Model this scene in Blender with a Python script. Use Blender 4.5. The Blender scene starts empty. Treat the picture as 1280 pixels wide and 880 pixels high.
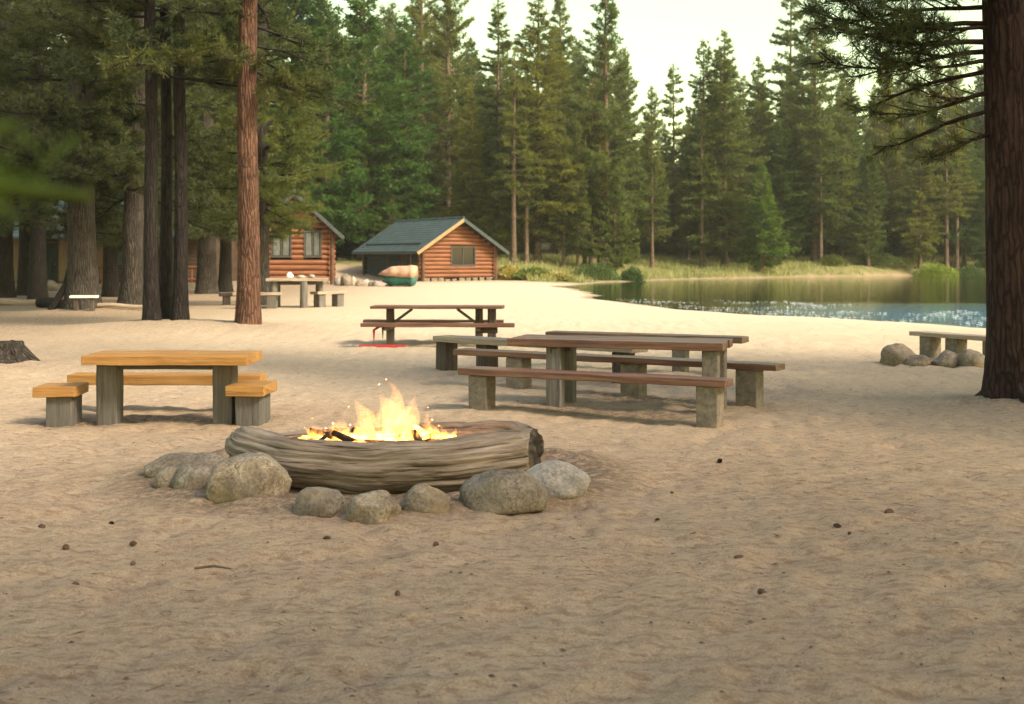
import bpy, bmesh, math, random
import numpy as np
from mathutils import Vector, Matrix

R = math.radians
rng = np.random.default_rng(7)
random.seed(7)
SC = bpy.context.scene
COL = SC.collection

# ------------------------------------------------------------------ camera, sky, sun, exposure
F, CAMH, HOR = 1500.0, 1.65, 322.0          # focal length in px of a 1280 px wide frame, eye height, horizon row
cam_d = bpy.data.cameras.new('camera')
cam = bpy.data.objects.new('camera', cam_d); COL.objects.link(cam)
cam.location = (0, 0, CAMH); cam.rotation_euler = (R(90), 0, 0)
cam_d.sensor_width = 36.0; cam_d.lens = 36.0 * F / 1280.0
cam_d.shift_y = -(440.0 - HOR) / 1280.0
cam_d.clip_start = 0.05; cam_d.clip_end = 3000
cam_d.dof.use_dof = True; cam_d.dof.focus_distance = 10.5; cam_d.dof.aperture_fstop = 3.2
SC.camera = cam

SUN_AZ, SUN_EL = 122.0, 41.0                 # azimuth from +Y towards +X
w = bpy.data.worlds.new('World'); SC.world = w; w.use_nodes = True
wt = w.node_tree; wt.nodes.clear()
sky = wt.nodes.new('ShaderNodeTexSky'); sky.sky_type = 'NISHITA'; sky.sun_disc = False
sky.sun_elevation = R(SUN_EL); sky.sun_rotation = R(SUN_AZ)
sky.air_density = 1.0; sky.dust_density = 5.0; sky.ozone_density = 0.6; sky.altitude = 1500
tint = wt.nodes.new('ShaderNodeMix'); tint.data_type = 'RGBA'; tint.blend_type = 'MULTIPLY'
tint.inputs['Factor'].default_value = 1.0; tc = wt.nodes.new('ShaderNodeTexCoord'); sx = wt.nodes.new('ShaderNodeSeparateXYZ'); wt.links.new(tc.outputs['Generated'], sx.inputs[0])
mr = wt.nodes.new('ShaderNodeMapRange'); mr.inputs[1].default_value = .30; mr.inputs[2].default_value = .75; wt.links.new(sx.outputs[2], mr.inputs[0])
tw = wt.nodes.new('ShaderNodeMix'); tw.data_type = 'RGBA'; tw.inputs[6].default_value = (1.32, 1.13, .46, 1); tw.inputs[7].default_value = (1.08, 1.0, .90, 1)
wt.links.new(mr.outputs[0], tw.inputs[0]); wt.links.new(tw.outputs[2], tint.inputs[7])
bg = wt.nodes.new('ShaderNodeBackground'); bg.inputs['Strength'].default_value = 0.15
wo = wt.nodes.new('ShaderNodeOutputWorld')
wt.links.new(sky.outputs[0], tint.inputs[6]); wt.links.new(tint.outputs[2], bg.inputs[0]); wt.links.new(bg.outputs[0], wo.inputs[0])

sd = bpy.data.lights.new('sun', 'SUN'); sd.energy = 2.4; sd.angle = R(14); sd.color = (1.0, 0.90, 0.72)
sun = bpy.data.objects.new('sun', sd); COL.objects.link(sun)
S = Vector((math.sin(R(SUN_AZ)) * math.cos(R(SUN_EL)), math.cos(R(SUN_AZ)) * math.cos(R(SUN_EL)), math.sin(R(SUN_EL))))
sun.rotation_euler = S.to_track_quat('Z', 'Y').to_euler()
sun.location = (20, 5, 30)

SC.view_settings.view_transform = 'Standard'; SC.view_settings.look = 'None'
SC.view_settings.gamma = 1.0; SC.view_settings.use_curve_mapping = False
SC.view_settings.exposure = 1.66
SC.render.engine = 'CYCLES'
SC.cycles.use_denoising = True
SC.cycles.max_bounces = 6; SC.cycles.diffuse_bounces = 3; SC.cycles.transparent_max_bounces = 8
SC.cycles.volume_bounces = 0
SC.cycles.sample_clamp_indirect = 8

# ------------------------------------------------------------------ numeric helpers
def _h(ix, iy, iz, seed):
    with np.errstate(over='ignore'):
        n = (ix.astype(np.uint64) * np.uint64(0x9E3779B1) + iy.astype(np.uint64) * np.uint64(0x85EBCA77)
             + iz.astype(np.uint64) * np.uint64(0xC2B2AE3D) + np.uint64(seed * 7919 + 13))
        n ^= n >> np.uint64(15); n *= np.uint64(0x2C1B3C6D); n ^= n >> np.uint64(12); n *= np.uint64(0x297A2D39); n ^= n >> np.uint64(15)
    return (n & np.uint64(0xFFFFFF)).astype(np.float64) / 0xFFFFFF

def vnoise(p, seed=0):
    p = np.asarray(p, dtype=np.float64)
    i = np.floor(p).astype(np.int64); f = p - i; u = f * f * (3 - 2 * f)
    out = 0
    for dx in (0, 1):
        for dy in (0, 1):
            for dz in (0, 1):
                wgt = (u[:, 0] if dx else 1 - u[:, 0]) * (u[:, 1] if dy else 1 - u[:, 1]) * (u[:, 2] if dz else 1 - u[:, 2])
                out = out + wgt * _h(i[:, 0] + dx, i[:, 1] + dy, i[:, 2] + dz, seed)
    return out * 2 - 1

def fbm(p, seed=0, octs=4, gain=0.5):
    a, s, t = 1.0, 0.0, 0.0
    p = np.asarray(p, dtype=np.float64)
    for k in range(octs):
        s = s + a * vnoise(p * 2 ** k, seed + k * 31); t += a; a *= gain
    return s / t

def ss(a, b, x):
    t = np.clip((np.asarray(x, dtype=np.float64) - a) / (b - a), 0, 1); return t * t * (3 - 2 * t)

def unit(v): return v / np.maximum(np.linalg.norm(v, axis=-1, keepdims=True), 1e-9)

def at(px, Y): return (px - 640.0) * Y / F           # the X of a point that stands Y metres away in column px

# ------------------------------------------------------------------ the lie of the land
LZ = -0.15
LAKE = np.array([(160, 20), (70, 23.5), (28, 27), (12.3, 30.7), (10.35, 33.75), (8.3, 36.5), (6.0, 40.9), (4.9, 45.8), (4.1, 50.9),
                 (3.8, 60), (3.5, 68), (2.6, 74), (4.2, 79.4), (7.3, 87), (13.7, 98), (26.4, 110), (49, 122.7), (80, 130), (160, 128)])

def lake_sd(x, y):
    p = np.stack([x, y], -1); n = len(LAKE)
    d = np.full(len(p), 1e9); inside = np.zeros(len(p), bool)
    for k in range(n):
        a, b = LAKE[k], LAKE[(k + 1) % n]; e = b - a; v = p - a
        t = np.clip((v @ e) / (e @ e), 0, 1)
        d = np.minimum(d, np.linalg.norm(v - t[:, None] * e, axis=1))
        c = ((a[1] > p[:, 1]) != (b[1] > p[:, 1]))
        with np.errstate(divide='ignore', invalid='ignore'):
            xi = (b[0] - a[0]) * (p[:, 1] - a[1]) / (b[1] - a[1]) + a[0]
        inside ^= c & (p[:, 0] < xi)
    return np.where(inside, -d, d)

RING = (-0.98, 9.3)
MOUNDS = [(-8.0, 27.9, .20, 2.2), (-5.98, 27.3, .10, 1.2), (5.65, 13.45, .12, .9), (-13.2, 36.6, .12, 1.6), (-11.9, 37.6, .1, 1.4), (-8.1, 18.4, .12, .8)]

def height(x, y, fine=False):
    x = np.atleast_1d(np.asarray(x, float)); y = np.atleast_1d(np.asarray(y, float))
    d0 = lake_sd(x, y)
    q = np.stack([x, y, 0 * x], -1)
    d = d0 + 0.9 * fbm(q / 3.0, 3, 3) * ss(0, 30, y)
    base = 9.0 * ss(140, 230, y) + 0.045 * fbm(q / 4.5, 5, 3) * ss(2, 12, y + np.abs(x) * .3) + 0.010 * fbm(q / 1.1, 9, 3)
    rise = 1.45 * np.maximum(ss(94, 135, y), ss(2.2, 17, d) * ss(84, 100, y))
    land = base + rise
    k = ss(0, 3.2, d)
    z = np.where(d > 0, LZ + 0.04 * np.clip(d, 0, 1) + (land - LZ - 0.04 * np.clip(d, 0, 1)) * k, LZ + np.maximum(d * 0.14, -3))
    # ridge of sand scraped up around the fire stones
    e = np.sqrt(((x - RING[0]) / 1.75) ** 2 + ((y - RING[1] + .1) / 1.42) ** 2)
    z = z + 0.05 * np.exp(-((e - 0.93) / 0.17) ** 2) - 0.02 * ss(.8, .5, e)
    for mx, my, mh, mr in MOUNDS:
        z = z + mh * np.exp(-((x - mx) ** 2 + (y - my) ** 2) / mr ** 2)
    if fine:
        near = ss(48, 20, y) * ss(.2, 1.2, d)
        a = fbm(q * np.array([2.6, 3.6, 1]), 21, 2)
        b = fbm(q * np.array([5.5, 7.5, 1]), 23, 3)
        foot = -np.clip(-a - 0.18, 0, 1)
        z = z + near * (0.075 * foot + 0.026 * b + 0.014 * fbm(q * np.array([1.2, 6.0, 1]), 27, 2) + .016 * fbm(q * 11.0, 29, 2))
    return z

def g(x, y): return float(height(x, y)[0])

# ------------------------------------------------------------------ materials
def NT(name):
    m = bpy.data.materials.new(name); m.use_nodes = True
    t = m.node_tree; t.nodes.clear(); return m, t

def nd(t, typ, ins=None, **props):
    n = t.nodes.new(typ)
    for k, v in props.items(): setattr(n, k, v)
    for k, v in (ins or {}).items():
        s = n.inputs[k]
        if isinstance(v, bpy.types.NodeSocket): t.links.new(v, s)
        else: s.default_value = v
    return n

def c4(c): return (c[0], c[1], c[2], 1.0)

def ramp(t, fac, stops, interp='LINEAR'):
    n = nd(t, 'ShaderNodeValToRGB', {'Fac': fac}); e = n.color_ramp.elements; n.color_ramp.interpolation = interp
    while len(e) < len(stops): e.new(0.5)
    for k, (p, c) in enumerate(stops):
        e[k].position = p; e[k].color = c4(c) if len(c) == 3 else c
    return n.outputs[0]

def g3(v): return (v, v, v)

def mix(t, f, a, b, mode='MIX'):
    n = nd(t, 'ShaderNodeMix', data_type='RGBA', blend_type=mode)
    for k, v in ((0, f), (6, a), (7, b)):
        if isinstance(v, bpy.types.NodeSocket): t.links.new(v, n.inputs[k])
        else: n.inputs[k].default_value = v if k == 0 else c4(v)
    return n.outputs[2]

def noise(t, vec, scale, detail=4, rough=.55, dist=0.0):
    return nd(t, 'ShaderNodeTexNoise', {'Vector': vec, 'Scale': scale, 'Detail': detail, 'Roughness': rough, 'Distortion': dist}).outputs[0]

def mapping(t, vec, scale, loc=(0, 0, 0)):
    return nd(t, 'ShaderNodeMapping', {'Vector': vec, 'Scale': scale, 'Location': loc}).outputs[0]

def flow(t): return nd(t, 'ShaderNodeAttribute', attribute_name='flow').outputs['Vector']

def bump(t, h, strength, distance, normal=None):
    i = {'Height': h, 'Strength': strength, 'Distance': distance}
    if normal is not None: i['Normal'] = normal
    return nd(t, 'ShaderNodeBump', i).outputs[0]

def finish(t, color, rough=.8, normal=None, spec=.3, metallic=0.0, extra=None):
    i = {'Base Color': color if isinstance(color, bpy.types.NodeSocket) else c4(color), 'Roughness': rough, 'Specular IOR Level': spec, 'Metallic': metallic}
    if normal is not None: i['Normal'] = normal
    i.update(extra or {})
    p = nd(t, 'ShaderNodeBsdfPrincipled', i)
    nd(t, 'ShaderNodeOutputMaterial', {'Surface': p.outputs[0]})

def objrand(t): return nd(t, 'ShaderNodeObjectInfo').outputs['Random']

def wood(name, dark, mid, light, grain=24.0, along=1.6, bmp=.5, rough=.75, dirt=None, spec=.25, crk=(.30, .38)):
    m, t = NT(name); f = flow(t)
    r = objrand(t)
    off = nd(t, 'ShaderNodeVectorMath', {0: f, 1: nd(t, 'ShaderNodeCombineXYZ', {'X': nd(t, 'ShaderNodeMath', {0: r, 1: 31.0}, operation='MULTIPLY').outputs[0]}).outputs[0]}, operation='ADD').outputs[0]
    n1 = noise(t, mapping(t, off, (along, grain, grain)), 1.0, 7, .66, .25)
    n2 = noise(t, mapping(t, off, (1.2, 3.0, 3.0)), 1.3, 4, .6)
    c = ramp(t, n1, [(.28, dark), (.47, mid), (.72, light)])
    c = mix(t, ramp(t, n2, [(.35, g3(0)), (.75, g3(.75))]), c, dirt or dark)
    crack = ramp(t, noise(t, mapping(t, off, (.9, grain * 1.7, grain * 1.7)), 1.0, 5, .65, .2), [(crk[0], g3(0)), (crk[1], g3(1))])
    c = mix(t, 1.0, c, mix(t, crack, (.35, .3, .28), (1, 1, 1)), 'MULTIPLY')
    h = nd(t, 'ShaderNodeMath', {0: n1, 1: crack}, operation='ADD').outputs[0]
    finish(t, c, rough, bump(t, h, bmp, .012), spec); return m

def bark(name, fissure, plate, pale, scale=(1.8, 15, 15), depth=.03):
    m, t = NT(name); f = flow(t)
    r = objrand(t)
    off = nd(t, 'ShaderNodeVectorMath', {0: f, 1: nd(t, 'ShaderNodeCombineXYZ', {'X': nd(t, 'ShaderNodeMath', {0: r, 1: 57.0}, operation='MULTIPLY').outputs[0]}).outputs[0]}, operation='ADD').outputs[0]
    warp = nd(t, 'ShaderNodeVectorMath', {0: mapping(t, off, scale), 1: nd(t, 'ShaderNodeTexNoise', {'Vector': off, 'Scale': 5.0, 'Detail': 4}).outputs['Color']}, operation='ADD').outputs[0]
    v = nd(t, 'ShaderNodeTexVoronoi', {'Vector': warp, 'Scale': 1.0}, feature='DISTANCE_TO_EDGE').outputs['Distance']
    n = noise(t, mapping(t, off, (6, 30, 30)), 1.0, 6, .65)
    n2 = noise(t, off, 2.2, 4, .6)
    e = ramp(t, v, [(.0, g3(0)), (.30, g3(1))])
    c = mix(t, ramp(t, n, [(.3, g3(0)), (.7, g3(1))]), plate, pale)
    deep = ramp(t, v, [(.0, g3(.8)), (.16, g3(0))])
    c = mix(t, ramp(t, n2, [(.35, g3(0)), (.7, g3(.6))]), c, fissure)
    c = mix(t, deep, c, fissure)
    h = nd(t, 'ShaderNodeMath', {0: e, 1: nd(t, 'ShaderNodeMath', {0: n, 1: .5}, operation='MULTIPLY').outputs[0]}, operation='ADD').outputs[0]
    finish(t, c, .9, bump(t, h, .9, depth), .15); return m

def leafy(name, dark, light, warm, trans=.42, clump=.6):
    m, t = NT(name)
    pos = nd(t, 'ShaderNodeNewGeometry').outputs['Position']
    n = noise(t, pos, clump, 3, .6)
    c = mix(t, ramp(t, n, [(.35, g3(0)), (.68, g3(1))]), dark, light)
    n2 = noise(t, pos, 7.0, 2, .6)
    c = mix(t, ramp(t, n2, [(.5, g3(0)), (.8, g3(.55))]), c, warm)
    r = objrand(t)
    c = mix(t, 1.0, c, ramp(t, r, [(0, (.78, .88, .86)), (.5, (1, 1, 1)), (1, (1.22, 1.08, .82))]), 'MULTIPLY')
    d = nd(t, 'ShaderNodeBsdfPrincipled', {'Base Color': c, 'Roughness': .55, 'Specular IOR Level': .25})
    tr = nd(t, 'ShaderNodeBsdfTranslucent', {'Color': mix(t, 1.0, c, (1.6, 1.6, .7), 'MULTIPLY')})
    mx = nd(t, 'ShaderNodeMixShader', {0: trans, 1: d.outputs[0], 2: tr.outputs[0]})
    nd(t, 'ShaderNodeOutputMaterial', {'Surface': mx.outputs[0]}); return m

def plain(name, col, rough=.7, var=.15, scale=6.0, spec=.3, bmp=.1, metallic=0.0):
    m, t = NT(name); f = flow(t)
    n = noise(t, f, scale, 5, .6)
    lo = tuple(v * (1 - var * 1.6) for v in col); hi = tuple(min(1, v * (1 + var)) for v in col)
    c = ramp(t, n, [(.3, lo), (.7, hi)])
    finish(t, c, rough, bump(t, noise(t, f, scale * 5, 4), bmp, .01), spec, metallic); return m

def stone(name, dark, mid, light, sc=1.0):
    m, t = NT(name); f = flow(t); r = objrand(t)
    off = nd(t, 'ShaderNodeVectorMath', {0: f, 1: nd(t, 'ShaderNodeCombineXYZ', {'X': nd(t, 'ShaderNodeMath', {0: r, 1: 43.0}, operation='MULTIPLY').outputs[0]}).outputs[0]}, operation='ADD').outputs[0]
    n = noise(t, off, 5 * sc, 8, .62, .4); n2 = noise(t, off, 45 * sc, 5, .7); n3 = noise(t, off, 2.2 * sc, 3, .5)
    c = ramp(t, n, [(.30, dark), (.48, mid), (.66, light)])
    vor = nd(t, 'ShaderNodeTexVoronoi', {'Vector': nd(t, 'ShaderNodeVectorMath', {0: off, 1: nd(t, 'ShaderNodeTexNoise', {'Vector': off, 'Scale': 6.0, 'Detail': 3}).outputs['Color']}, operation='ADD').outputs[0], 'Scale': 3.2 * sc}, feature='DISTANCE_TO_EDGE').outputs['Distance']
    crk = ramp(t, vor, [(.0, g3(.75)), (.02, g3(0))])
    c = mix(t, crk, c, tuple(v * .35 for v in dark))
    c = mix(t, ramp(t, n2, [(.42, g3(.0)), (.6, g3(.6))]), c, tuple(v * .6 for v in dark))
    c = mix(t, ramp(t, n3, [(.55, g3(0)), (.7, g3(.45))]), c, (light[0] * 1.05, light[1] * .92, light[2] * .74))
    cc = mix(t, 1.0, c, ramp(t, r, [(0, (.85, .86, .9)), (1, (1.1, 1.06, 1.0))]), 'MULTIPLY')
    b1 = bump(t, n, .55, .05 / sc); b2 = bump(t, n2, .45, .008 / sc, b1)
    finish(t, cc, .85, b2, .25); return m

def sand_mat():
    m, t = NT('sand')
    pos = nd(t, 'ShaderNodeNewGeometry').outputs['Position']
    zone = nd(t, 'ShaderNodeAttribute', attribute_name='zone').outputs['Color']
    sep = nd(t, 'ShaderNodeSeparateColor', {'Color': zone})
    big = noise(t, pos, .35, 4, .55); midn = noise(t, mapping(t, pos, (2.0, 4.5, 1)), 1.0, 6, .7, .1); fine = noise(t, pos, 95, 4, .8); grit = noise(t, mapping(t, pos, (15, 24, 20)), 1.0, 6, .78, .3)
    mid2 = noise(t, mapping(t, pos, (9.0, 15.0, 9)), 1.0, 6, .75, .15)
    c = ramp(t, big, [(.3, (.375, .256, .158)), (.7, (.45, .322, .205))])
    c = mix(t, ramp(t, midn, [(.36, g3(.35)), (.56, g3(0))]), c, (.25, .155, .09))  # darker compacted patches, also carrying relief shade in the colour
    c = mix(t, ramp(t, grit, [(.50, g3(0)), (.66, g3(.85))]), c, (.20, .13, .085))
    c = mix(t, ramp(t, fine, [(.48, g3(0)), (.66, g3(.6))]), c, (.60, .46, .32))
    c = mix(t, ramp(t, noise(t, pos, 130, 2, .8), [(.34, g3(.75)), (.46, g3(0))]), c, (.17, .11, .07))
    c = mix(t, ramp(t, mid2, [(.36, g3(.75)), (.52, g3(0))]), c, (.21, .13, .08))  # dimple shade painted into the sand colour
    speck = nd(t, 'ShaderNodeTexVoronoi', {'Vector': pos, 'Scale': 6.5, 'Randomness': 1.0}).outputs['Distance']
    c = mix(t, ramp(t, speck, [(.03, g3(.6)), (.05, g3(0))]), c, (.10, .06, .04))
    # clean dry beach sand; its sunlit brightness is also painted into this paler colour
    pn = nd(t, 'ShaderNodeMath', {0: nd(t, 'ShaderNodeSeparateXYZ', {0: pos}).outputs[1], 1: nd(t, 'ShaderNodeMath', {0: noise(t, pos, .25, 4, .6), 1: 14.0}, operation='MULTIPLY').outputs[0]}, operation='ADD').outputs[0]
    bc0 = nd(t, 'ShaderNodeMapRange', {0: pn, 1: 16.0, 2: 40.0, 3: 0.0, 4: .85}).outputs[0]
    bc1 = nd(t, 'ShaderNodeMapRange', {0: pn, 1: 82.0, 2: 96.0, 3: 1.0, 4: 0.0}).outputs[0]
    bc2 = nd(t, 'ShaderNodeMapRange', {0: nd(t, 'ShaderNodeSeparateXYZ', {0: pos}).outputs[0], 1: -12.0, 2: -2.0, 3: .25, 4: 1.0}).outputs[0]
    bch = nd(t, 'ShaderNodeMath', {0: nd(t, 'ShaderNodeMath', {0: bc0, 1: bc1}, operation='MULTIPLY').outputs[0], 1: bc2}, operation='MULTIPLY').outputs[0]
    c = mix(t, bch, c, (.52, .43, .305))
    # pine litter, dark soil, and shade painted under the tables and left pines
    ln = noise(t, pos, 16, 5, .75)
    lf = nd(t, 'ShaderNodeMath', {0: sep.outputs[1], 1: ramp(t, ln, [(.36, g3(0)), (.56, g3(1))])}, operation='MULTIPLY').outputs[0]
    c = mix(t, lf, c, (.10, .066, .044))
    # wet edge
    c = mix(t, sep.outputs[2], c, (.20, .145, .09))
    # meadow
    gn = noise(t, pos, 1.4, 5, .6)
    c = mix(t, sep.outputs[0], c, ramp(t, gn, [(.35, (.10, .11, .035)), (.7, (.24, .20, .09))]))
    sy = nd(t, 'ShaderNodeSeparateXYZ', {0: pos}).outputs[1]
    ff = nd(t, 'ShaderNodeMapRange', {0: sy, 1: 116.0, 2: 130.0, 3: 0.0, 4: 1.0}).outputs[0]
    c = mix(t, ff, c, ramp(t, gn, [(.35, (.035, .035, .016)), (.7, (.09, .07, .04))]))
    h1 = noise(t, mapping(t, pos, (5.0, 8.0, 1)), 1.0, 5, .65, .1)
    b = bump(t, h1, .5, .05); b = bump(t, mid2, .7, .03, b); b = bump(t, midn, .5, .04, b); b = bump(t, grit, .6, .012, b); b = bump(t, fine, .5, .004, b)
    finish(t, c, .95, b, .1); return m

def water_mat():
    m, t = NT('water')
    pos = nd(t, 'ShaderNodeNewGeometry').outputs['Position']
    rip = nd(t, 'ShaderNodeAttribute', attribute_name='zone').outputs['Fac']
    n1 = noise(t, mapping(t, pos, (.55, 1.3, 1)), 1.0, 4, .6)
    n2 = noise(t, mapping(t, pos, (3.0, 5.5, 1)), 1.0, 5, .65)
    b = bump(t, n1, .04, .05)
    s2 = nd(t, 'ShaderNodeMath', {0: rip, 1: .95, 2: .02}, operation='MULTIPLY_ADD').outputs[0]
    bn = nd(t, 'ShaderNodeBump', {'Height': n2, 'Distance': .30, 'Strength': s2, 'Normal': b}).outputs[0]
    finish(t, mix(t, rip, (.010, .011, .005), (.05, .12, .17)), .03, bn, .5, 0.0, {'IOR': 1.16}); return m  # blue sky reflection of the ripples painted into the base colour

M = {}
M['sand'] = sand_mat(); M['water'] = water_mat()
M['driftwood'] = wood('driftwood', (.06, .044, .033), (.23, .172, .127), (.42, .335, .26), 30, 2.2, .9, .9, (.10, .068, .047), .2, (.35, .42))
M['char'] = plain('charred wood', (.018, .014, .012), .9, .5, 14, .2, .8)
M['honey'] = wood('honey varnished plank', (.20, .085, .022), (.36, .175, .045), (.50, .29, .10), 26, 1.0, .5, .5, (.24, .11, .035), .35)
M['greypost'] = wood('grey weathered post', (.055, .05, .046), (.125, .112, .10), (.20, .18, .16), 26, 1.5, .8, .9, (.085, .07, .06))
M['redwood'] = wood('red brown plank', (.05, .022, .015), (.135, .058, .036), (.24, .135, .09), 26, 1.0, .45, .42, (.085, .042, .028), .35)
M['palewood'] = wood('sun bleached plank', (.14, .10, .075), (.30, .235, .175), (.46, .38, .30), 22, 1.0, .5, .8, (.24, .17, .12))
M['darkpost'] = wood('dark post', (.03, .022, .018), (.075, .055, .045), (.13, .10, .085), 24, 1.5, .6, .85)
M['concrete'] = stone('grey concrete leg', (.12, .10, .08), (.195, .165, .135), (.27, .235, .195), 3.0)
M['stone'] = stone('granite boulder', (.12, .092, .068), (.22, .175, .13), (.34, .28, .21))
M['palestone'] = stone('pale stone', (.24, .20, .165), (.36, .31, .26), (.48, .42, .36))
M['redmetal'] = plain('red painted steel', (.42, .03, .035), .5, .2, 8, .4)
M['steel'] = plain('dull dark steel', (.07, .065, .06), .5, .2, 8, .5, .1, .6)
M['barkred'] = bark('red pine bark', (.022, .011, .008), (.115, .054, .034), (.19, .10, .066))
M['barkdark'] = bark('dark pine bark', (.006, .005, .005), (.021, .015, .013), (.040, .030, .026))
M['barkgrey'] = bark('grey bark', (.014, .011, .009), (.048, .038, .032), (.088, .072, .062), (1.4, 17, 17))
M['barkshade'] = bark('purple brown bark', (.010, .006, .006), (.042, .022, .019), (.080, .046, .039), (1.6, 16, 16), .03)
M['barkfar'] = bark('distant bark', (.04, .026, .018), (.14, .09, .062), (.23, .16, .115), (2, 6, 6))
M['fir'] = leafy('fir needles', (.048, .072, .024), (.112, .138, .042), (.175, .178, .058))
M['pine'] = leafy('pine needles', (.060, .080, .025), (.14, .155, .044), (.21, .205, .066))
M['spruce'] = leafy('deep green needles', (.026, .058, .018), (.065, .112, .030), (.115, .15, .042))
M['lushgreen'] = leafy('lush green needles', (.034, .075, .020), (.085, .145, .034), (.14, .185, .05))
M['lime'] = leafy('yellow green needles', (.07, .09, .024), (.15, .165, .045), (.22, .21, .075))
M['shadepine'] = leafy('shaded pine needles', (.022, .032, .013), (.058, .072, .024), (.10, .10, .036), .3, 1.3)  # near pine needles darkened: shade of the left pines put into the colour
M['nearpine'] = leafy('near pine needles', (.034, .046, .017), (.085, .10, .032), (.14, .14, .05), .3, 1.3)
M['drypine'] = leafy('dry needles', (.07, .04, .02), (.14, .09, .04), (.17, .11, .05), .3, 2)
M['freshpine'] = leafy('fresh needles', (.10, .14, .02), (.18, .22, .035), (.20, .23, .05), .45, 3)
M['grass'] = leafy('dry grass', (.20, .20, .075), (.38, .34, .16), (.48, .42, .22), .3, .35)
M['greengrass'] = leafy('green grass', (.10, .14, .04), (.20, .23, .07), (.3, .3, .12), .3, .35)
M['bush'] = leafy('shrub leaves', (.05, .085, .025), (.11, .15, .045), (.17, .19, .06), .35, 1.5)
M['brightbush'] = leafy('bright shrub leaves', (.14, .19, .03), (.26, .31, .06), (.33, .36, .09), .35, 1.5)
M['log'] = wood('orange stained log', (.06, .022, .011), (.18, .062, .024), (.30, .12, .047), 12, .9, .6, .6, (.11, .038, .016), .3)
M['logend'] = plain('log ends', (.10, .05, .03), .8, .3, 5)
M['board'] = wood('dark brown boards', (.03, .017, .012), (.06, .035, .024), (.09, .055, .038), 6, .8, .4, .8)
M['navyboard'] = wood('dark blue boards', (.013, .016, .020), (.028, .034, .042), (.045, .052, .062), 6, .8, .4, .8)
M['tanboard'] = wood('tan boards', (.20, .135, .09), (.26, .175, .12), (.32, .22, .155), 7, .8, .3, .8)
M['trim'] = plain('tan barge board', (.30, .20, .10), .6, .15)
M['darktrim'] = plain('dark trim', (.045, .055, .055), .6, .2)
M['roof'] = plain('green grey shingle', (.055, .080, .078), .75, .22, 1.6, .3, .3)
M['curtain'] = plain('pale curtain', (.12, .125, .115), .9, .3, 4)
M['winframe'] = plain('window frame', (.06, .05, .045), .6, .2)
M['whiteplank'] = plain('white plank', (.70, .68, .64), .7, .1)
M['hull'] = plain('green hull paint', (.01, .13, .12), .35, .25, 3, .5)
M['tarp'] = plain('tan tarp', (.46, .27, .18), .8, .15, 3, .2, .3)
M['pad'] = plain('sparkle flecks', (.62, .66, .60), .5, .3, 2)  # pale colour stands for sun glitter on the ripples
M['cone'] = plain('pine cone', (.10, .06, .04), .9, .3, 30)
M['twig'] = plain('twig', (.11, .075, .055), .9, .3, 30)
def glass_mat():
    m, t = NT('window glass'); finish(t, (.012, .014, .016), .06, None, .3); return m
M['glass'] = glass_mat()

# ------------------------------------------------------------------ object helpers
def link(o, parent=None):
    COL.objects.link(o)
    if parent is not None: o.parent = parent
    return o

def tag(o, label=None, cat=None, group=None, kind=None):
    if label: o['label'] = label
    if cat: o['category'] = cat
    if group: o['group'] = group
    if kind: o['kind'] = kind
    return o

def thing(name, label, cat, loc=(0, 0, 0), rz=0.0, group=None):
    o = bpy.data.objects.new(name, None); o.empty_display_size = .2
    COL.objects.link(o); o.location = loc; o.rotation_euler = (0, 0, rz)
    return tag(o, label, cat, group)

def npmesh(name, V, Fq, mats, flowv=None, smooth=False, n=4):
    """mesh from numpy arrays; every face has n corners"""
    me = bpy.data.meshes.new(name)
    V = np.ascontiguousarray(V, np.float32); Fq = np.ascontiguousarray(Fq, np.int32)
    me.vertices.add(len(V)); me.vertices.foreach_set('co', V.ravel())
    me.loops.add(Fq.size); me.loops.foreach_set('vertex_index', Fq.ravel())
    me.polygons.add(len(Fq)); me.polygons.foreach_set('loop_start', np.arange(0, Fq.size, n, dtype=np.int32))
    if smooth: me.polygons.foreach_set('use_smooth', np.ones(len(Fq), bool))
    if flowv is not None:
        at_ = me.attributes.new('flow', 'FLOAT_VECTOR', 'POINT'); at_.data.foreach_set('vector', np.ascontiguousarray(flowv, np.float32).ravel())
    me.update(calc_edges=True); me.validate()
    me.materials.append(mats)
    return me

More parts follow.
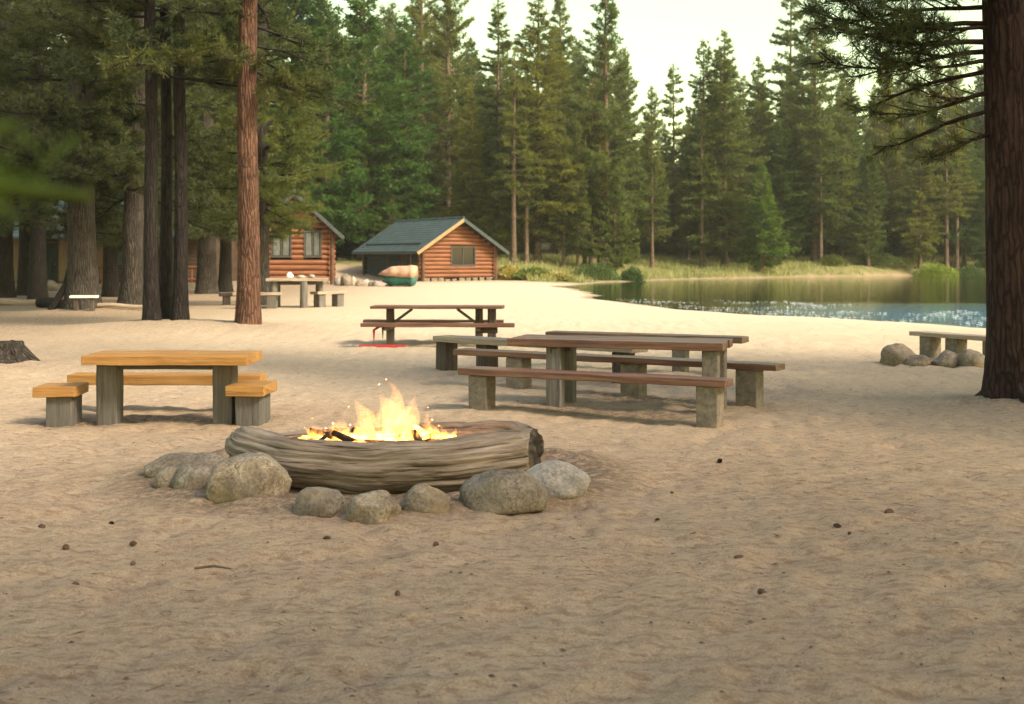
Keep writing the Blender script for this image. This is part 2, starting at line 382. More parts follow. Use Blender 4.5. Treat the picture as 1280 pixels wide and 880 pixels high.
class MB:
    """collects tubes, boxes and free faces for ONE mesh object"""
    def __init__(s): s.v = []; s.f = []; s.fl = []; s.sm = []
    def add(s, vs, fs, fl=None, smooth=False):
        b = len(s.v); s.v += [tuple(p) for p in vs]; s.fl += [tuple(p) for p in (fl if fl is not None else vs)]
        s.f += [tuple(b + i for i in f) for f in fs]; s.sm += [smooth] * len(fs)
    def box(s, lo, hi, grain=0, rot=None, org=(0, 0, 0)):
        vs = [(x, y, z) for x in (lo[0], hi[0]) for y in (lo[1], hi[1]) for z in (lo[2], hi[2])]
        k = random.uniform(0, 9)
        fl = [(p[grain] + k, p[(grain + 1) % 3] + k, p[(grain + 2) % 3]) for p in vs]
        if rot is not None: vs = [tuple(rot @ Vector(p) + Vector(org)) for p in vs]
        elif any(org): vs = [(p[0] + org[0], p[1] + org[1], p[2] + org[2]) for p in vs]
        s.add(vs, [(0, 1, 3, 2), (4, 6, 7, 5), (0, 4, 5, 1), (2, 3, 7, 6), (0, 2, 6, 4), (1, 5, 7, 3)], fl)
    def beam(s, a, b, wd, ht, up=(0, 0, 1)):
        a = Vector(a); b = Vector(b); x = (b - a).normalized(); y = Vector(up).cross(x).normalized(); z = x.cross(y)
        m = Matrix((x, y, z)).transposed(); L = (b - a).length
        s.box((0, -wd / 2, -ht / 2), (L, wd / 2, ht / 2), 0, m, a)
    def tube(s, pts, rad, n=8, cap=True, rough=0.0, seed=0, ridges=0.0, squash=1.0):
        P = np.array([tuple(p) for p in pts], float); m = len(P)
        rad = np.broadcast_to(np.asarray(rad, float), (m,))
        T = np.gradient(P, axis=0); T = unit(T)
        ref = np.array([0, 0, 1.0]) if abs(T[:, 2]).mean() < .8 else np.array([1.0, 0, 0])
        Nn = unit(np.cross(np.cross(T, ref), T)); B = np.cross(T, Nn)
        sl = np.concatenate([[0], np.cumsum(np.linalg.norm(np.diff(P, axis=0), axis=1))]) + seed * 3.7
        th = np.linspace(0, 2 * math.pi, n, endpoint=False)
        ct, st = np.cos(th), np.sin(th)
        fl = np.stack([np.repeat(sl, n), (rad[:, None] * ct).ravel(), (rad[:, None] * st).ravel()], -1)
        rr = np.repeat(rad, n)
        if rough: rr = rr * (1 + rough * fbm(fl / np.maximum(rad.mean(), .01) * np.array([.35, 1.2, 1.2]), seed, 3))
        if ridges:
            q = fl * np.array([.8, 22, 22]) ; rr = rr - ridges * np.abs(fbm(q, seed + 5, 3)) * 1.0
        V = np.repeat(P, n, 0) + rr[:, None] * (np.tile(ct, m)[:, None] * np.repeat(Nn, n, 0) * squash + np.tile(st, m)[:, None] * np.repeat(B, n, 0))
        fs = [(i * n + j, i * n + (j + 1) % n, (i + 1) * n + (j + 1) % n, (i + 1) * n + j) for i in range(m - 1) for j in range(n)]
        s.add(V.tolist(), fs, fl.tolist(), True)
        if cap:
            for i, rev in ((0, True), (m - 1, False)):
                ring = V[i * n:(i + 1) * n].tolist(); fr = fl[i * n:(i + 1) * n].tolist()
                idx = tuple(range(n)); s.add(ring, [idx[::-1] if rev else idx], fr)
        return V.reshape(m, n, 3)
    def build(s, name, mat, parent=None, bevel=0.0, loc=None, rz=None):
        me = bpy.data.meshes.new(name); me.from_pydata(s.v, [], s.f); me.update()
        a = me.attributes.new('flow', 'FLOAT_VECTOR', 'POINT'); a.data.foreach_set('vector', np.array(s.fl, np.float32).ravel())
        me.polygons.foreach_set('use_smooth', np.array(s.sm, bool))
        me.materials.append(mat)
        bm = bmesh.new(); bm.from_mesh(me); bmesh.ops.recalc_face_normals(bm, faces=bm.faces); bm.to_mesh(me); bm.free()
        o = bpy.data.objects.new(name, me); link(o, parent)
        if bevel:
            b = o.modifiers.new('bevel', 'BEVEL'); b.width = bevel; b.segments = 2; b.limit_method = 'ANGLE'
        if loc is not None: o.location = loc
        if rz is not None: o.rotation_euler = (0, 0, rz)
        return o

def timber(name, dims, mat, parent, loc=(0, 0, 0), rz=0.0, grain=0, seed=0, wob=.006, bevel=.007, boards=1, rx=0, ry=0):
    """sawn timber with worn, slightly wavy edges; boards = how many planks lie side by side across its width"""
    mb = MB()
    L, W, T = dims; n = 18
    for k in range(boards):
        wk = W / boards; y0 = -W / 2 + k * wk + (.004 if boards > 1 else 0); y1 = y0 + wk - (.008 if boards > 1 else 0)
        xs = np.linspace(-L / 2, L / 2, n)
        if boards > 1: xs = xs + np.array([random.uniform(-.012, .012)] + [0] * (n - 2) + [random.uniform(-.012, .012)])
        ny = 4; ys = np.linspace(y0, y1, ny); prof = [(y, -T / 2) for y in ys] + [(y, T / 2) for y in ys[::-1]]
        q = len(prof)
        V = np.array([(x, y, z) for x in xs for (y, z) in prof]); fl = V + np.array([seed * 2.3 + k * 5.1, k * 3.3, seed])
        wv = np.stack([vnoise(fl * np.array([2.1, 9, 9]) + 17 * a, 5 + a) for a in range(3)], -1) + .8 * np.stack([vnoise(fl * np.array([7, 20, 20]) + 7 * a, 15 + a) for a in range(3)], -1)
        Vd = V + wv * wob * np.array([1.3, .8, .8])
        fs = [(i * q + j, i * q + (j + 1) % q, (i + 1) * q + (j + 1) % q, (i + 1) * q + j) for i in range(n - 1) for j in range(q)]
        fs += [tuple(range(q))[::-1], tuple((n - 1) * q + j for j in range(q))]
        mb.add(Vd.tolist(), fs, fl.tolist())
    if grain == 2:                      # stands upright: length runs along z
        mb.v = [(p[1], p[2], p[0]) for p in mb.v]
    o = mb.build(name, mat, parent, bevel); o.location = loc; o.rotation_euler = (rx, ry, rz); return o

def boulder(name, label, cat, c, dims, seed, mat, rz=0.0, group=None, parent=None, flat=.35, sub=4, rough=.22):
    bm = bmesh.new(); bmesh.ops.create_icosphere(bm, subdivisions=sub, radius=1.0)
    V = np.array([v.co[:] for v in bm.verts])
    # facets: clamp against random planes, then soften with noise
    rg = np.random.default_rng(seed)
    for _ in range(11):
        nrm = unit(rg.normal(size=3)); d = rg.uniform(.74, .95)
        s_ = V @ nrm; V = V - np.clip(s_ - d, 0, 1)[:, None] * nrm * .85
    r = 1 + rough * fbm(V * 1.3 + seed, seed, 3) + .07 * fbm(V * 3.5 + seed, seed + 3, 4)
    V = V * r[:, None]
    V[:, 2] = np.where(V[:, 2] < -flat, -flat + (V[:, 2] + flat) * .15, V[:, 2])
    mn, mx = V.min(0), V.max(0)
    V = (V - (mn + mx) / 2 * np.array([1, 1, 0]) - np.array([0, 0, mn[2]])) / (mx - mn) * np.array(dims)
    for v, p in zip(bm.verts, V): v.co = p
    me = bpy.data.meshes.new(name); bm.to_mesh(me); bm.free()
    a = me.attributes.new('flow', 'FLOAT_VECTOR', 'POINT'); a.data.foreach_set('vector', (V + seed).astype(np.float32).ravel())
    me.polygons.foreach_set('use_smooth', np.ones(len(me.polygons), bool)); me.materials.append(mat)
    o = bpy.data.objects.new(name, me); link(o, parent); o.location = c; o.rotation_euler = (0, 0, rz)
    if parent is None: tag(o, label, cat, group)
    return o

# ------------------------------------------------------------------ ground and water
def axis(start, end, lo, k):
    a = [start]
    while a[-1] < end: a.append(a[-1] + max(lo, k * abs(a[-1])))
    return a
xp = axis(0.0, 520.0, .05, .016); xs = np.array([-v for v in xp[:0:-1]] + xp)
ys = np.array([-300, -200, -120, -70, -40, -24, -14, -8, -4, -2, -.5, .6, 1.4, 2.0, 2.5] + axis(3.0, 620.0, .045, .011))
GX, GY = np.meshgrid(xs, ys); fx, fy = GX.ravel(), GY.ravel()
GZ = height(fx, fy, True)
nx, ny = len(xs), len(ys)
ii = (np.arange(ny - 1)[:, None] * nx + np.arange(nx - 1)[None, :]).ravel()
quads = np.stack([ii, ii + 1, ii + nx + 1, ii + nx], -1)
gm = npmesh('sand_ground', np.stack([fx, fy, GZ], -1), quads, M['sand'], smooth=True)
sdist = lake_sd(fx, fy) + 0.9 * fbm(np.stack([fx, fy, 0 * fx], -1) / 3.0, 3, 3) * ss(0, 30, fy)
wob = 3 * fbm(np.stack([fx / 4, fy / 4, 0 * fx], -1), 41, 3)
meadow = np.maximum(ss(93, 97, fy + wob * .6) * ss(.5, 1.1, sdist), ss(.45, 1.0, sdist + .1 * wob) * ss(80, 84, fy) * ss(-.1, .6, fx - 1.0 - .0 * fy))
meadow = np.maximum(meadow, ss(6, 14, -fx - 26 + wob) * ss(40, 60, fy))
e = np.sqrt(((fx - RING[0]) / 1.75) ** 2 + ((fy - RING[1] + .1) / 1.42) ** 2)
litter = .75 * ss(1.25, .95, e + .04 * wob)
def blob(cx, cy, rx, ry, rot=0.0):
    c, s_ = math.cos(rot), math.sin(rot); X = (fx - cx) * c + (fy - cy) * s_; Y = -(fx - cx) * s_ + (fy - cy) * c
    return ss(1.25, .5, np.sqrt((X / rx) ** 2 + (Y / ry) ** 2) + .12 * fbm(np.stack([fx * 2, fy * 2, 0 * fx], -1), 77, 3))
for a in ((1.1, 12.75, 1.35, .5, -.38), (1.7, 14.0, 1.4, .4, -.38), (-3.4, 12.35, 1.1, .42, 0), (-4.4, 12.0, .5, .35, 0)): litter = np.maximum(litter, .8 * blob(*a))  # dark patches painted as the shade under tables and benches
for mx_, my_, mh_, mr_ in MOUNDS: litter = np.maximum(litter, .55 * np.exp(-((fx - mx_) ** 2 + (fy - my_) ** 2) / (mr_ * 1.3) ** 2))
litter = np.maximum(litter, .62 * ss(-5, -12, fx) * ss(18, 30, fy) * ss(85, 65, fy))  # needle litter, deepened to paint the shade under the left pines
wet = ss(.9, .05, sdist) * .85
zc = np.stack([meadow, litter, wet, np.ones_like(wet)], -1).astype(np.float32)
ca = gm.color_attributes.new('zone', 'FLOAT_COLOR', 'POINT'); ca.data.foreach_set('color', zc.ravel())
ground = bpy.data.objects.new('sand_ground', gm); link(ground); tag(ground, kind='structure')

wx = np.concatenate([np.linspace(-4, 60, 129), np.linspace(64, 170, 20)]); wy = np.concatenate([np.linspace(18, 70, 105), np.linspace(72, 140, 40)])
WX, WY = np.meshgrid(wx, wy); a_, b_ = WX.ravel(), WY.ravel()
keep = lake_sd(a_, b_) < 4.0
jj = (np.arange(len(wy) - 1)[:, None] * len(wx) + np.arange(len(wx) - 1)[None, :]).ravel()
qd = np.stack([jj, jj + 1, jj + len(wx) + 1, jj + len(wx)], -1); qd = qd[keep[qd].all(1)]
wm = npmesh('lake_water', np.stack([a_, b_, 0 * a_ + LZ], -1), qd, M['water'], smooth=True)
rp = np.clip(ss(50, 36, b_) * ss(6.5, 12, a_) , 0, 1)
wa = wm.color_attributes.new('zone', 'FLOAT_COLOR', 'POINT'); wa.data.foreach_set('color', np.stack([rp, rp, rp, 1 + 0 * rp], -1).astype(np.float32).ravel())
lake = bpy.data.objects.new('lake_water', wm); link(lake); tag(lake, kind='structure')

# ------------------------------------------------------------------ blades: needles, leaves, grass
def blades(name, P, D, L, W, mat, seed=0, belly=.45):
    rg = np.random.default_rng(seed); n = len(P)
    D = unit(D); side = unit(np.cross(D, rg.normal(size=(n, 3))))
    L = np.broadcast_to(L, (n,))[:, None]; W = np.broadcast_to(W, (n,))[:, None]
    mid = P + D * L * belly
    V = np.stack([P, mid - side * W / 2, P + D * L, mid + side * W / 2], 1).reshape(-1, 3)
    Fq = np.arange(n * 4).reshape(n, 4)
    return npmesh(name, V, Fq, mat)

def make_conifer(seed, H, Rd, zb, per_m=2.4, nb=6, prof=.8, tuft=.42, wid=.085, needles=6, droop=.12, trunk_r=.28, bare=.0, gap=.12, dens=5.0, spray=.42,
                 leaf='fir', barkm='barkfar', limb=True, upturn=.25, sides=10, lean=0.0, pom=0.0):
    rg = np.random.default_rng(seed)
    tb = MB()
    zs = np.linspace(0, H, 22); sway = .012 * H * np.cumsum(rg.normal(size=22)) / 22
    rad = trunk_r * (1 - zs / H) ** .75 * (1 + .55 * np.exp(-zs / .35)) + .012
    axis_x = sway * (zs / H) + lean * zs; axis_y = np.roll(sway, 5) * (zs / H)
    tb.tube(np.stack([axis_x, axis_y, zs - .15 * (zs == 0)], -1), rad, sides, True, .10, seed)
    P, D, Ls = [], [], []
    nw = int((H - zb) * per_m)
    for i in range(nw):
        t = (i + rg.uniform(0, .8)) / nw; z = zb + (H - zb) * t
        pr = (1 - t) ** prof * min(1, .55 + t * 4.5) + .02
        if rg.random() < .25 * bare: continue
        for k in range(max(3, int(nb * (1 - .35 * t)))):
            if rg.random() < gap: continue
            az = rg.uniform(0, 2 * math.pi); L = Rd * pr * rg.uniform(.6, 1.15)
            L *= 1 + .25 * math.sin(az * 2 + seed + z * .35)
            o = np.array([math.cos(az), math.sin(az), 0]); sidev = np.array([-o[1], o[0], 0])
            el = -droop + (.75 + droop) * t ** 1.3 + rg.normal() * .08
            b0 = np.array([np.interp(z, zs, axis_x), np.interp(z, zs, axis_y), z])
            def pt(u): return b0 + o * L * u * math.cos(el) + np.array([0, 0, 1]) * (L * (u * math.sin(el) - droop * .8 * u * u + upturn * .5 * u ** 3))
            if limb and L > .6: tb.tube([pt(0), pt(.5), pt(.92)], [.028 + .012 * L, .018 + .006 * L, .008], 4, False, 0, seed)
            m = max(2, int(L * dens))
            for u in np.sqrt(np.linspace(.05 + .2 * bare, 1, m)):
                for q in range(2 if L > .5 else 1):
                    off = rg.uniform(-1, 1) * spray * L * (1.05 - u) * .9 + rg.normal() * .06
                    c = pt(u) + sidev * off + np.array([0, 0, rg.normal() * .06 + abs(off) * .12])
                    for j in range(needles):
                        if pom: d = unit(o * .35 + sidev * np.sign(off) * .2 + np.array([0, 0, .45]) + rg.normal(size=3) * pom)
                        else: d = unit(o * .8 + sidev * np.sign(off) * .45 + np.array([0, 0, .22]) + rg.normal(size=3) * .55)
                        P.append(c + rg.normal(size=3) * .03); D.append(d); Ls.append(tuft * rg.uniform(.6, 1.15))
    for j in range(needles * 5):
        P.append(np.array([axis_x[-1], axis_y[-1], H - rg.uniform(0, .9)])); D.append(unit(np.array([0, 0, 1.2]) + rg.normal(size=3) * .5)); Ls.append(tuft)
    root = thing('conifer', None, None)
    to = tb.build('trunk', M[barkm], root)
    cm = blades('crown', np.array(P), np.array(D), np.array(Ls), wid, M[leaf], seed)
    co = bpy.data.objects.new('crown', cm); link(co, root)
    return root

def plant(proto, name, label, cat, x, y, rz=0.0, s=1.0, group=None, sxy=None, sink=.08, leaf=None, z=None):
    r = proto.copy(); COL.objects.link(r); r.name = name
    r.location = (x, y, (g(x, y) if z is None else z) - sink); r.rotation_euler = (0, 0, rz); sx = sxy or s; r.scale = (sx, sx, s)
    tag(r, label, cat, group)
    for ch in proto.children:
        c = ch.copy(); COL.objects.link(c); c.parent = r
        if leaf and ch.name.startswith('crown'):
            c.data = LEAFDATA.setdefault((ch.data.name, leaf), None) or _recolor(ch.data, leaf)
    return r
LEAFDATA = {}
def _recolor(me, leaf):
    k = (me.name, leaf); m2 = me.copy(); m2.materials.clear(); m2.materials.append(M[leaf]); LEAFDATA[k] = m2; return m2

def drop(proto):
    for ch in list(proto.children): bpy.data.objects.remove(ch)
    bpy.data.objects.remove(proto)

# far-bank kinds, all 24 m or so tall
K = {}
K['fir'] = make_conifer(11, 24, 4.1, 2.4, 2.9, 7, .70, .42, .085, 6, .20, .28, leaf='fir')
K['fir2'] = make_conifer(12, 26, 3.5, 3.4, 2.9, 7, .64, .42, .085, 6, .25, .26, leaf='pine')
K['dense'] = make_conifer(13, 22, 4.2, 1.8, 2.7, 7, .72, .46, .10, 6, .10, .34, leaf='spruce', gap=.05)
K['open'] = make_conifer(14, 27, 3.7, 4.5, 2.1, 7, .68, .40, .075, 7, .06, .30, bare=.25, gap=.12, dens=5.2, leaf='pine', upturn=.35, pom=.6)
K['thin'] = make_conifer(15, 27, 2.6, 5, 2.9, 6, .55, .36, .075, 7, .15, .22, bare=.2, gap=.12, dens=6.5, leaf='pine')
K['tuft'] = make_conifer(16, 24, 3.3, 3.5, 2.4, 7, .62, .36, .075, 8, .04, .28, bare=.1, gap=.1, dens=5.2, leaf='pine', upturn=.4, pom=.7)
K['high'] = make_conifer(18, 23, 2.7, 7.0, 2.4, 6, .7, .40, .08, 6, .15, .30, bare=.2, gap=.12, leaf='pine')
K['young'] = make_conifer(17, 9.5, 2.5, .5, 4.2, 7, .9, .34, .075, 6, .05, .16, leaf='fir', gap=.06, dens=6)

def front(kind, name, label, px, top, Y, s_xy=1.0, leaf=None, rz=None, cat='tree', group=None):
    """stand a tree Y metres away in column px with its tip in row top"""
    x = at(px, Y); gz = g(x, Y); Hn = CAMH + (HOR - top) * Y / F - gz
    base = {'fir': 24, 'fir2': 26, 'dense': 22, 'open': 27, 'thin': 27, 'tuft': 24, 'young': 9.5, 'high': 23}[kind]
    s = Hn / base
    return plant(K[kind], name, label, cat, x, Y, rng.uniform(0, 6.28) if rz is None else rz, s, group, s * s_xy, leaf=leaf)

FW = 'trees of the wood around the lake'
# the row that can be told apart, from the cabins round to the far shore
front('dense', 'fir_tree', 'broad deep green tree filling the gap between the two log cabins', 455, -40, 100, 1.15, 'lushgreen', group=FW)
front('dense', 'fir_tree', 'dark bushy tree rising straight behind the nearer log cabin roof', 408, -20, 97, 1.0, 'lushgreen', group=FW)
front('fir', 'fir_tree', 'tall green fir rising from behind the ridge of the boat cabin', 505, 20, 103, 1.2, 'lushgreen', group=FW)
front('tuft', 'pine_tree', 'tall open topped pine above the ridge of the boat cabin', 560, -45, 116, 1.1, group=FW)
front('open', 'pine_tree', 'ragged pine whose top leaves the frame beside the first patch of sky', 527, -70, 126, 1.0, group=FW)
front('fir', 'fir_tree', 'pale green conical fir just over the gable of the boat cabin', 588, 105, 104, .9, 'lime', group=FW)
front('thin', 'pine_tree', 'slim pointed pine standing first after the gap of sky above the cabin', 622, 0, 108, 1.35, group=FW)
front('fir', 'fir_tree', 'full green fir with layered boughs beside the cabin gable, tip touching the frame', 672, -6, 103, 1.2, 'pine', group=FW)
front('fir2', 'fir_tree', 'narrow fir half hidden behind the full layered fir', 700, -14, 122, 1.0, group=FW)
front('open', 'pine_tree', 'tallest dark open pine with bare spreading boughs against the sky', 757, -30, 105, 1.25, 'fir', group=FW)
front('young', 'young_fir_tree', 'young pale fir at the foot of the tallest open pine', 768, 200, 101, .75, 'lime', group=FW)
front('tuft', 'pine_tree', 'rounded sunlit pine just past the tallest open pine', 815, 108, 112, .95, 'lime', group=FW)
front('thin', 'pine_tree', 'thin yellow green spire standing in the low dip of the treeline', 842, 80, 132, 1.2, 'lime', group=FW)
front('fir2', 'fir_tree', 'dark slim fir, first of the close pair after the dip in the treeline', 880, 50, 117, 1.0, 'fir', group=FW)
front('fir', 'pine_tree', 'broad mid green pine, wider of the close pair after the dip in the treeline', 906, 40, 114, 1.15, 'pine', group=FW)
front('fir', 'fir_tree', 'sunny fir of middling height between the close pair and the tall thin pine', 948, 72, 122, 1.0, 'lime', group=FW)
front('thin', 'pine_tree', 'very tall thin pine with bare upper stem cut by the frame', 988, -45, 128, 1.0, group=FW)
front('fir', 'fir_tree', 'tall tapering fir next to the very tall thin pine', 1018, -12, 121, 1.05, 'pine', group=FW)
front('young', 'young_fir_tree', 'lone small fir standing in the grass at the water edge', 952, 204, 110, 1.1, 'lushgreen', group=FW)
front('fir', 'fir_tree', 'dark wide fir behind the lone small fir on the bank', 975, 150, 119, 1.4, 'spruce', group=FW)
front('fir2', 'fir_tree', 'short yellowish fir in the glow beside the big dark branch', 1052, 92, 126, 1.0, 'lime', group=FW)
front('dense', 'fir_tree', 'squat dark tree over the far reeds under the big dark branch', 1085, 165, 118, .8, 'fir', group=FW)
front('tuft', 'pine_tree', 'pale pine seen through the drooping dark branch', 1108, 90, 128, .95, 'lime', group=FW)
front('fir', 'fir_tree', 'green fir below the tip of the drooping branch near the bright bush', 1150, 130, 120, 1.0, 'pine', group=FW)
front('fir2', 'fir_tree', 'shaded fir close beside the big foreground trunk across the water', 1205, 110, 124, 1.1, 'fir', group=FW)
front('fir', 'fir_tree', 'small rounded fir standing beside the foreground trunk over the far bank', 1232, 215, 122, 1.0, 'spruce', group=FW)
front('tuft', 'pine_tree', 'bushy pine with pale trunk between the boat cabin and the grass', 640, 170, 102, 1.0, 'pine', group=FW)
front('fir2', 'fir_tree', 'mid green fir in front of the tallest open pine, leaning on its boughs', 722, 150, 101, .9, 'pine', group=FW)
front('fir', 'fir_tree', 'shaded mid height fir behind the reddish trunks on the far bank', 860, 150, 121, .9, 'fir', group=FW)

# the wood behind: many more of the same, none of which can be told from its neighbours
kinds = ['fir', 'fir2', 'tuft', 'fir', 'open', 'dense', 'fir2']
leafs = ['fir', 'pine', 'lime', 'pine', 'fir', 'spruce', 'pine']
nb_ = 0
for row, (Y0, step, t0, t1) in enumerate(((132, 34, 95, 170), (150, 30, 60, 150), (172, 30, 70, 140), (200, 34, 95, 150))):
    px = 380 - row * 8
    while px < 1330:
        px += step * rng.uniform(.7, 1.3); k = int(rng.integers(0, 7)); Y = Y0 + rng.uniform(-8, 8)
        top = rng.uniform(t0, t1)
        if px < 560: top = rng.uniform(0, 80)
        elif px < 790: top = rng.uniform(35, 120)
        elif 790 < px < 870: top = rng.uniform(135, 190)
        if row == 0 and px > 560: top += 25
        front(kinds[k], 'fir_tree' if kinds[k] in ('fir', 'fir2', 'dense') else 'pine_tree', 'conifer of the close wood behind the front row of trees around the lake', px, top, Y, rng.uniform(.85, 1.2), leafs[k], cat='tree', group='trees deep in the wood behind the lake')
# dark wood behind the cabins and the lodge
for px in np.arange(-60, 420, 36):
    k = int(rng.integers(0, 7))
    front(kinds[k], 'fir_tree', 'dark conifer of the wood standing behind the lodge roofs', px + rng.uniform(-10, 10), rng.uniform(-120, -20), rng.uniform(96, 112), rng.uniform(1.0, 1.25), 'spruce' if k % 2 else 'fir', group='trees behind the lodge')
# pines whose lower stems stand bare at the edge of the wood
for k, (px, Y, top, kd, lf, lab) in enumerate([(642, 99, 60, 'high', 'pine', 'pine with a bare tapering lower stem nearest the cabin gable wall'), (658, 100.5, 95, 'high', 'fir', 'pine with a reddish bare stem second from the cabin gable wall'), (705, 101, 180, 'high', 'pine', 'thin stemmed pine in the grass behind the long green shrub'),
        (731, 103, 120, 'high', 'fir', 'thin stemmed pine, first of a close trio over the long green shrub'), (739, 104.5, 90, 'high', 'pine', 'middle stem of a close trio of pines over the long green shrub'), (749, 103, 130, 'high', 'lime', 'pale stemmed pine, last of a close trio over the long green shrub'),
        (815, 110, 150, 'high', 'pine', 'single upright bare stemmed pine above the long dry grass'), (877, 113, 120, 'high', 'fir', 'pine with a stout orange stem on the grassy bank'), (904, 114, 130, 'high', 'pine', 'pine with a dull stem beside the orange stemmed pine on the bank'),
        (1026, 118, 130, 'high', 'fir', 'dark stemmed pine on the bank past the lone small fir'), (1183, 121, 110, 'high', 'pine', 'grey stemmed pine behind the bright yellow bush'), (1196, 122, 125, 'high', 'lime', 'thin dark stemmed pine just behind the bright yellow bush')]):
    front(kd, 'pine_tree', lab, px, top, Y, 1.0, lf, group=FW)
for k in range(26):
    px = 560 + k * 28 + rng.uniform(-10, 10); Y = rng.uniform(122, 136)
    front('young', 'young_fir_tree', 'young fir of the dim undergrowth between the stems of the wood', px, rng.uniform(238, 292), Y, rng.uniform(1.0, 1.7), ['fir', 'spruce', 'pine'][k % 3], group='young firs under the wood')
for k in range(13):
    px = 318 + k * 17; Y = rng.uniform(98, 112)
    front('young', 'young_fir_tree', 'young fir of the dim undergrowth behind the log cabins', px, rng.uniform(225, 275), Y, rng.uniform(1.0, 1.6), ['fir', 'spruce'][k % 2], group='young firs behind the cabins')

# ------------------------------------------------------------------ grass and shrubs of the far bank
def scatter_grass(name, x0, x1, y0, y1, n, hmin, hmax, mat, accept, wd=.035, seed=1, kindlabel='tall dry grass on the bank'):
    rg = np.random.default_rng(seed)
    x = rg.uniform(x0, x1, n); y = rg.uniform(y0, y1, n); k = accept(x, y); x, y = x[k], y[k]
    q = np.stack([x, y, 0 * x], -1); hh = (hmin + (hmax - hmin) * rg.random(len(x))) * (1 + .5 * fbm(q / 2.5, seed, 3))
    P = np.stack([x, y, height(x, y) - .03], -1); D = np.stack([rg.normal(size=len(x)) * .28, rg.normal(size=len(x)) * .28, np.ones(len(x))], -1)
    o = bpy.data.objects.new(name, blades(name, P, D, hh, wd, mat, seed, .35)); link(o); tag(o, kindlabel, 'grass', kind='stuff'); return o
def on_bank(x, y):
    d = lake_sd(x, y) + 0.9 * fbm(np.stack([x, y, 0 * x], -1) / 3.0, 3, 3)
    wb = 3 * fbm(np.stack([x / 4, y / 4, 0 * x], -1), 41, 3)
    m = ((d > .5 + .1 * wb) & (y > 82) & (x > 1.0)) | ((y > 95) & (d > .5))
    return m & (fbm(np.stack([x / 1.7, y / 1.7, 0 * x], -1), 51, 2) > -.12) & (x > at(600, 1) * y * 1.0)
scatter_grass('dry_grass', -4, 62, 82, 140, 90000, .25, .75, M['grass'], on_bank, .05, 2)
scatter_grass('green_grass', -4, 62, 82, 140, 60000, .15, .5, M['greengrass'], lambda x, y: on_bank(x, y) & (fbm(np.stack([x / 5, y / 5, 0 * x], -1), 88, 2) > -.05), .05, 3, 'short green grass on the bank')

def shrub(label, x, y, rx, ry, h, n, mat, seed, leaf=.14, group='shrubs on the far bank', name='shrub'):
    rg = np.random.default_rng(seed); root = thing(name, label, 'shrub', (x, y, g(x, y) - .03), 0, group)
    d = unit(rg.normal(size=(n, 3))); d[:, 2] = np.abs(d[:, 2]); r = rg.uniform(.35, 1, n) ** .6
    lump = 1 + .35 * fbm(d * 2.4 + seed, seed, 2)
    P = d * (r * lump)[:, None] * np.array([rx, ry, h])
    o = bpy.data.objects.new('foliage', blades('foliage', P, d + rg.normal(size=(n, 3)) * .6, rg.uniform(.6, 1.2, n) * leaf, leaf * .45, mat, seed)); link(o, root)
    mb = MB()
    for k in range(7):
        a = rg.uniform(0, 6.28); mb.tube([(0, 0, -.05), (math.cos(a) * rx * .3, math.sin(a) * ry * .3, h * .45), (math.cos(a) * rx * .6, math.sin(a) * ry * .6, h * .8)], [.03, .02, .008], 5, False)
    mb.build('stems', M['twig'], root); return root
shrub('long low green shrub in the grass nearest the cove', at(745, 90), 90, 2.0, 1.2, 1.15, 5000, M['bush'], 1)
shrub('small dark shrub just beside the long low green shrub', at(790, 91), 91, .9, .8, 1.05, 2500, M['spruce'], 2)
shrub('bright yellow green bush glowing on the far shore', at(1172, 118), 118, 2.3, 1.4, 1.25, 5000, M['brightbush'], 3, .18)
shrub('paler bush running into the bright yellow bush', at(1212, 119), 119, 1.8, 1.2, 1.1, 3500, M['bush'], 4, .18)
shrub('low dull bush at the foot of the dark far firs', at(1100, 119), 119, 2.6, 1.3, 1.3, 5000, M['fir'], 5, .18)
shrub('low rounded bush on the bank beside the lone small fir', at(1040, 117), 117, 1.6, 1.2, 1.1, 3000, M['fir'], 6, .18)
shrub('green tuft of reeds against the cabin corner', at(668, 85.5), 85.5, 1.7, .8, .75, 3500, M['greengrass'], 7, .3)
shrub('tall seeding grass clump beside the cabin steps', at(640, 86), 86, 1.2, .7, .85, 3000, M['grass'], 8, .35)
shrub('pale clump of reeds reaching the cove sand', at(695, 85), 85, 1.2, .7, .6, 2500, M['grass'], 9, .3)

# sparkle flecks standing in for sun glitter on the near water
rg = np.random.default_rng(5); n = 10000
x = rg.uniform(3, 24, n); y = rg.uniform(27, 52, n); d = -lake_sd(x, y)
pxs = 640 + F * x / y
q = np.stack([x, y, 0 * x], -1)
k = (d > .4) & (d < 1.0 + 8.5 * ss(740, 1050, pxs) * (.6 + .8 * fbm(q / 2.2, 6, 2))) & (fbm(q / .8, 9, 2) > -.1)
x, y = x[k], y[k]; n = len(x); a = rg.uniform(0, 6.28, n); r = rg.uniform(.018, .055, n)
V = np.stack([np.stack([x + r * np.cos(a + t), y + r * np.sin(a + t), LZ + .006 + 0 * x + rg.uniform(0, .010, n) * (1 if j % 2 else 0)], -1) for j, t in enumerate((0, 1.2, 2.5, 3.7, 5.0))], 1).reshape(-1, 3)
pm = npmesh('sparkle_flecks', V, np.arange(n * 5).reshape(n, 5), M['pad'], V, n=5)
o = bpy.data.objects.new('sparkle_flecks', pm); link(o); tag(o, 'pale flecks standing for sun sparkles on the water along the near shore', 'sparkle flecks', kind='stuff')

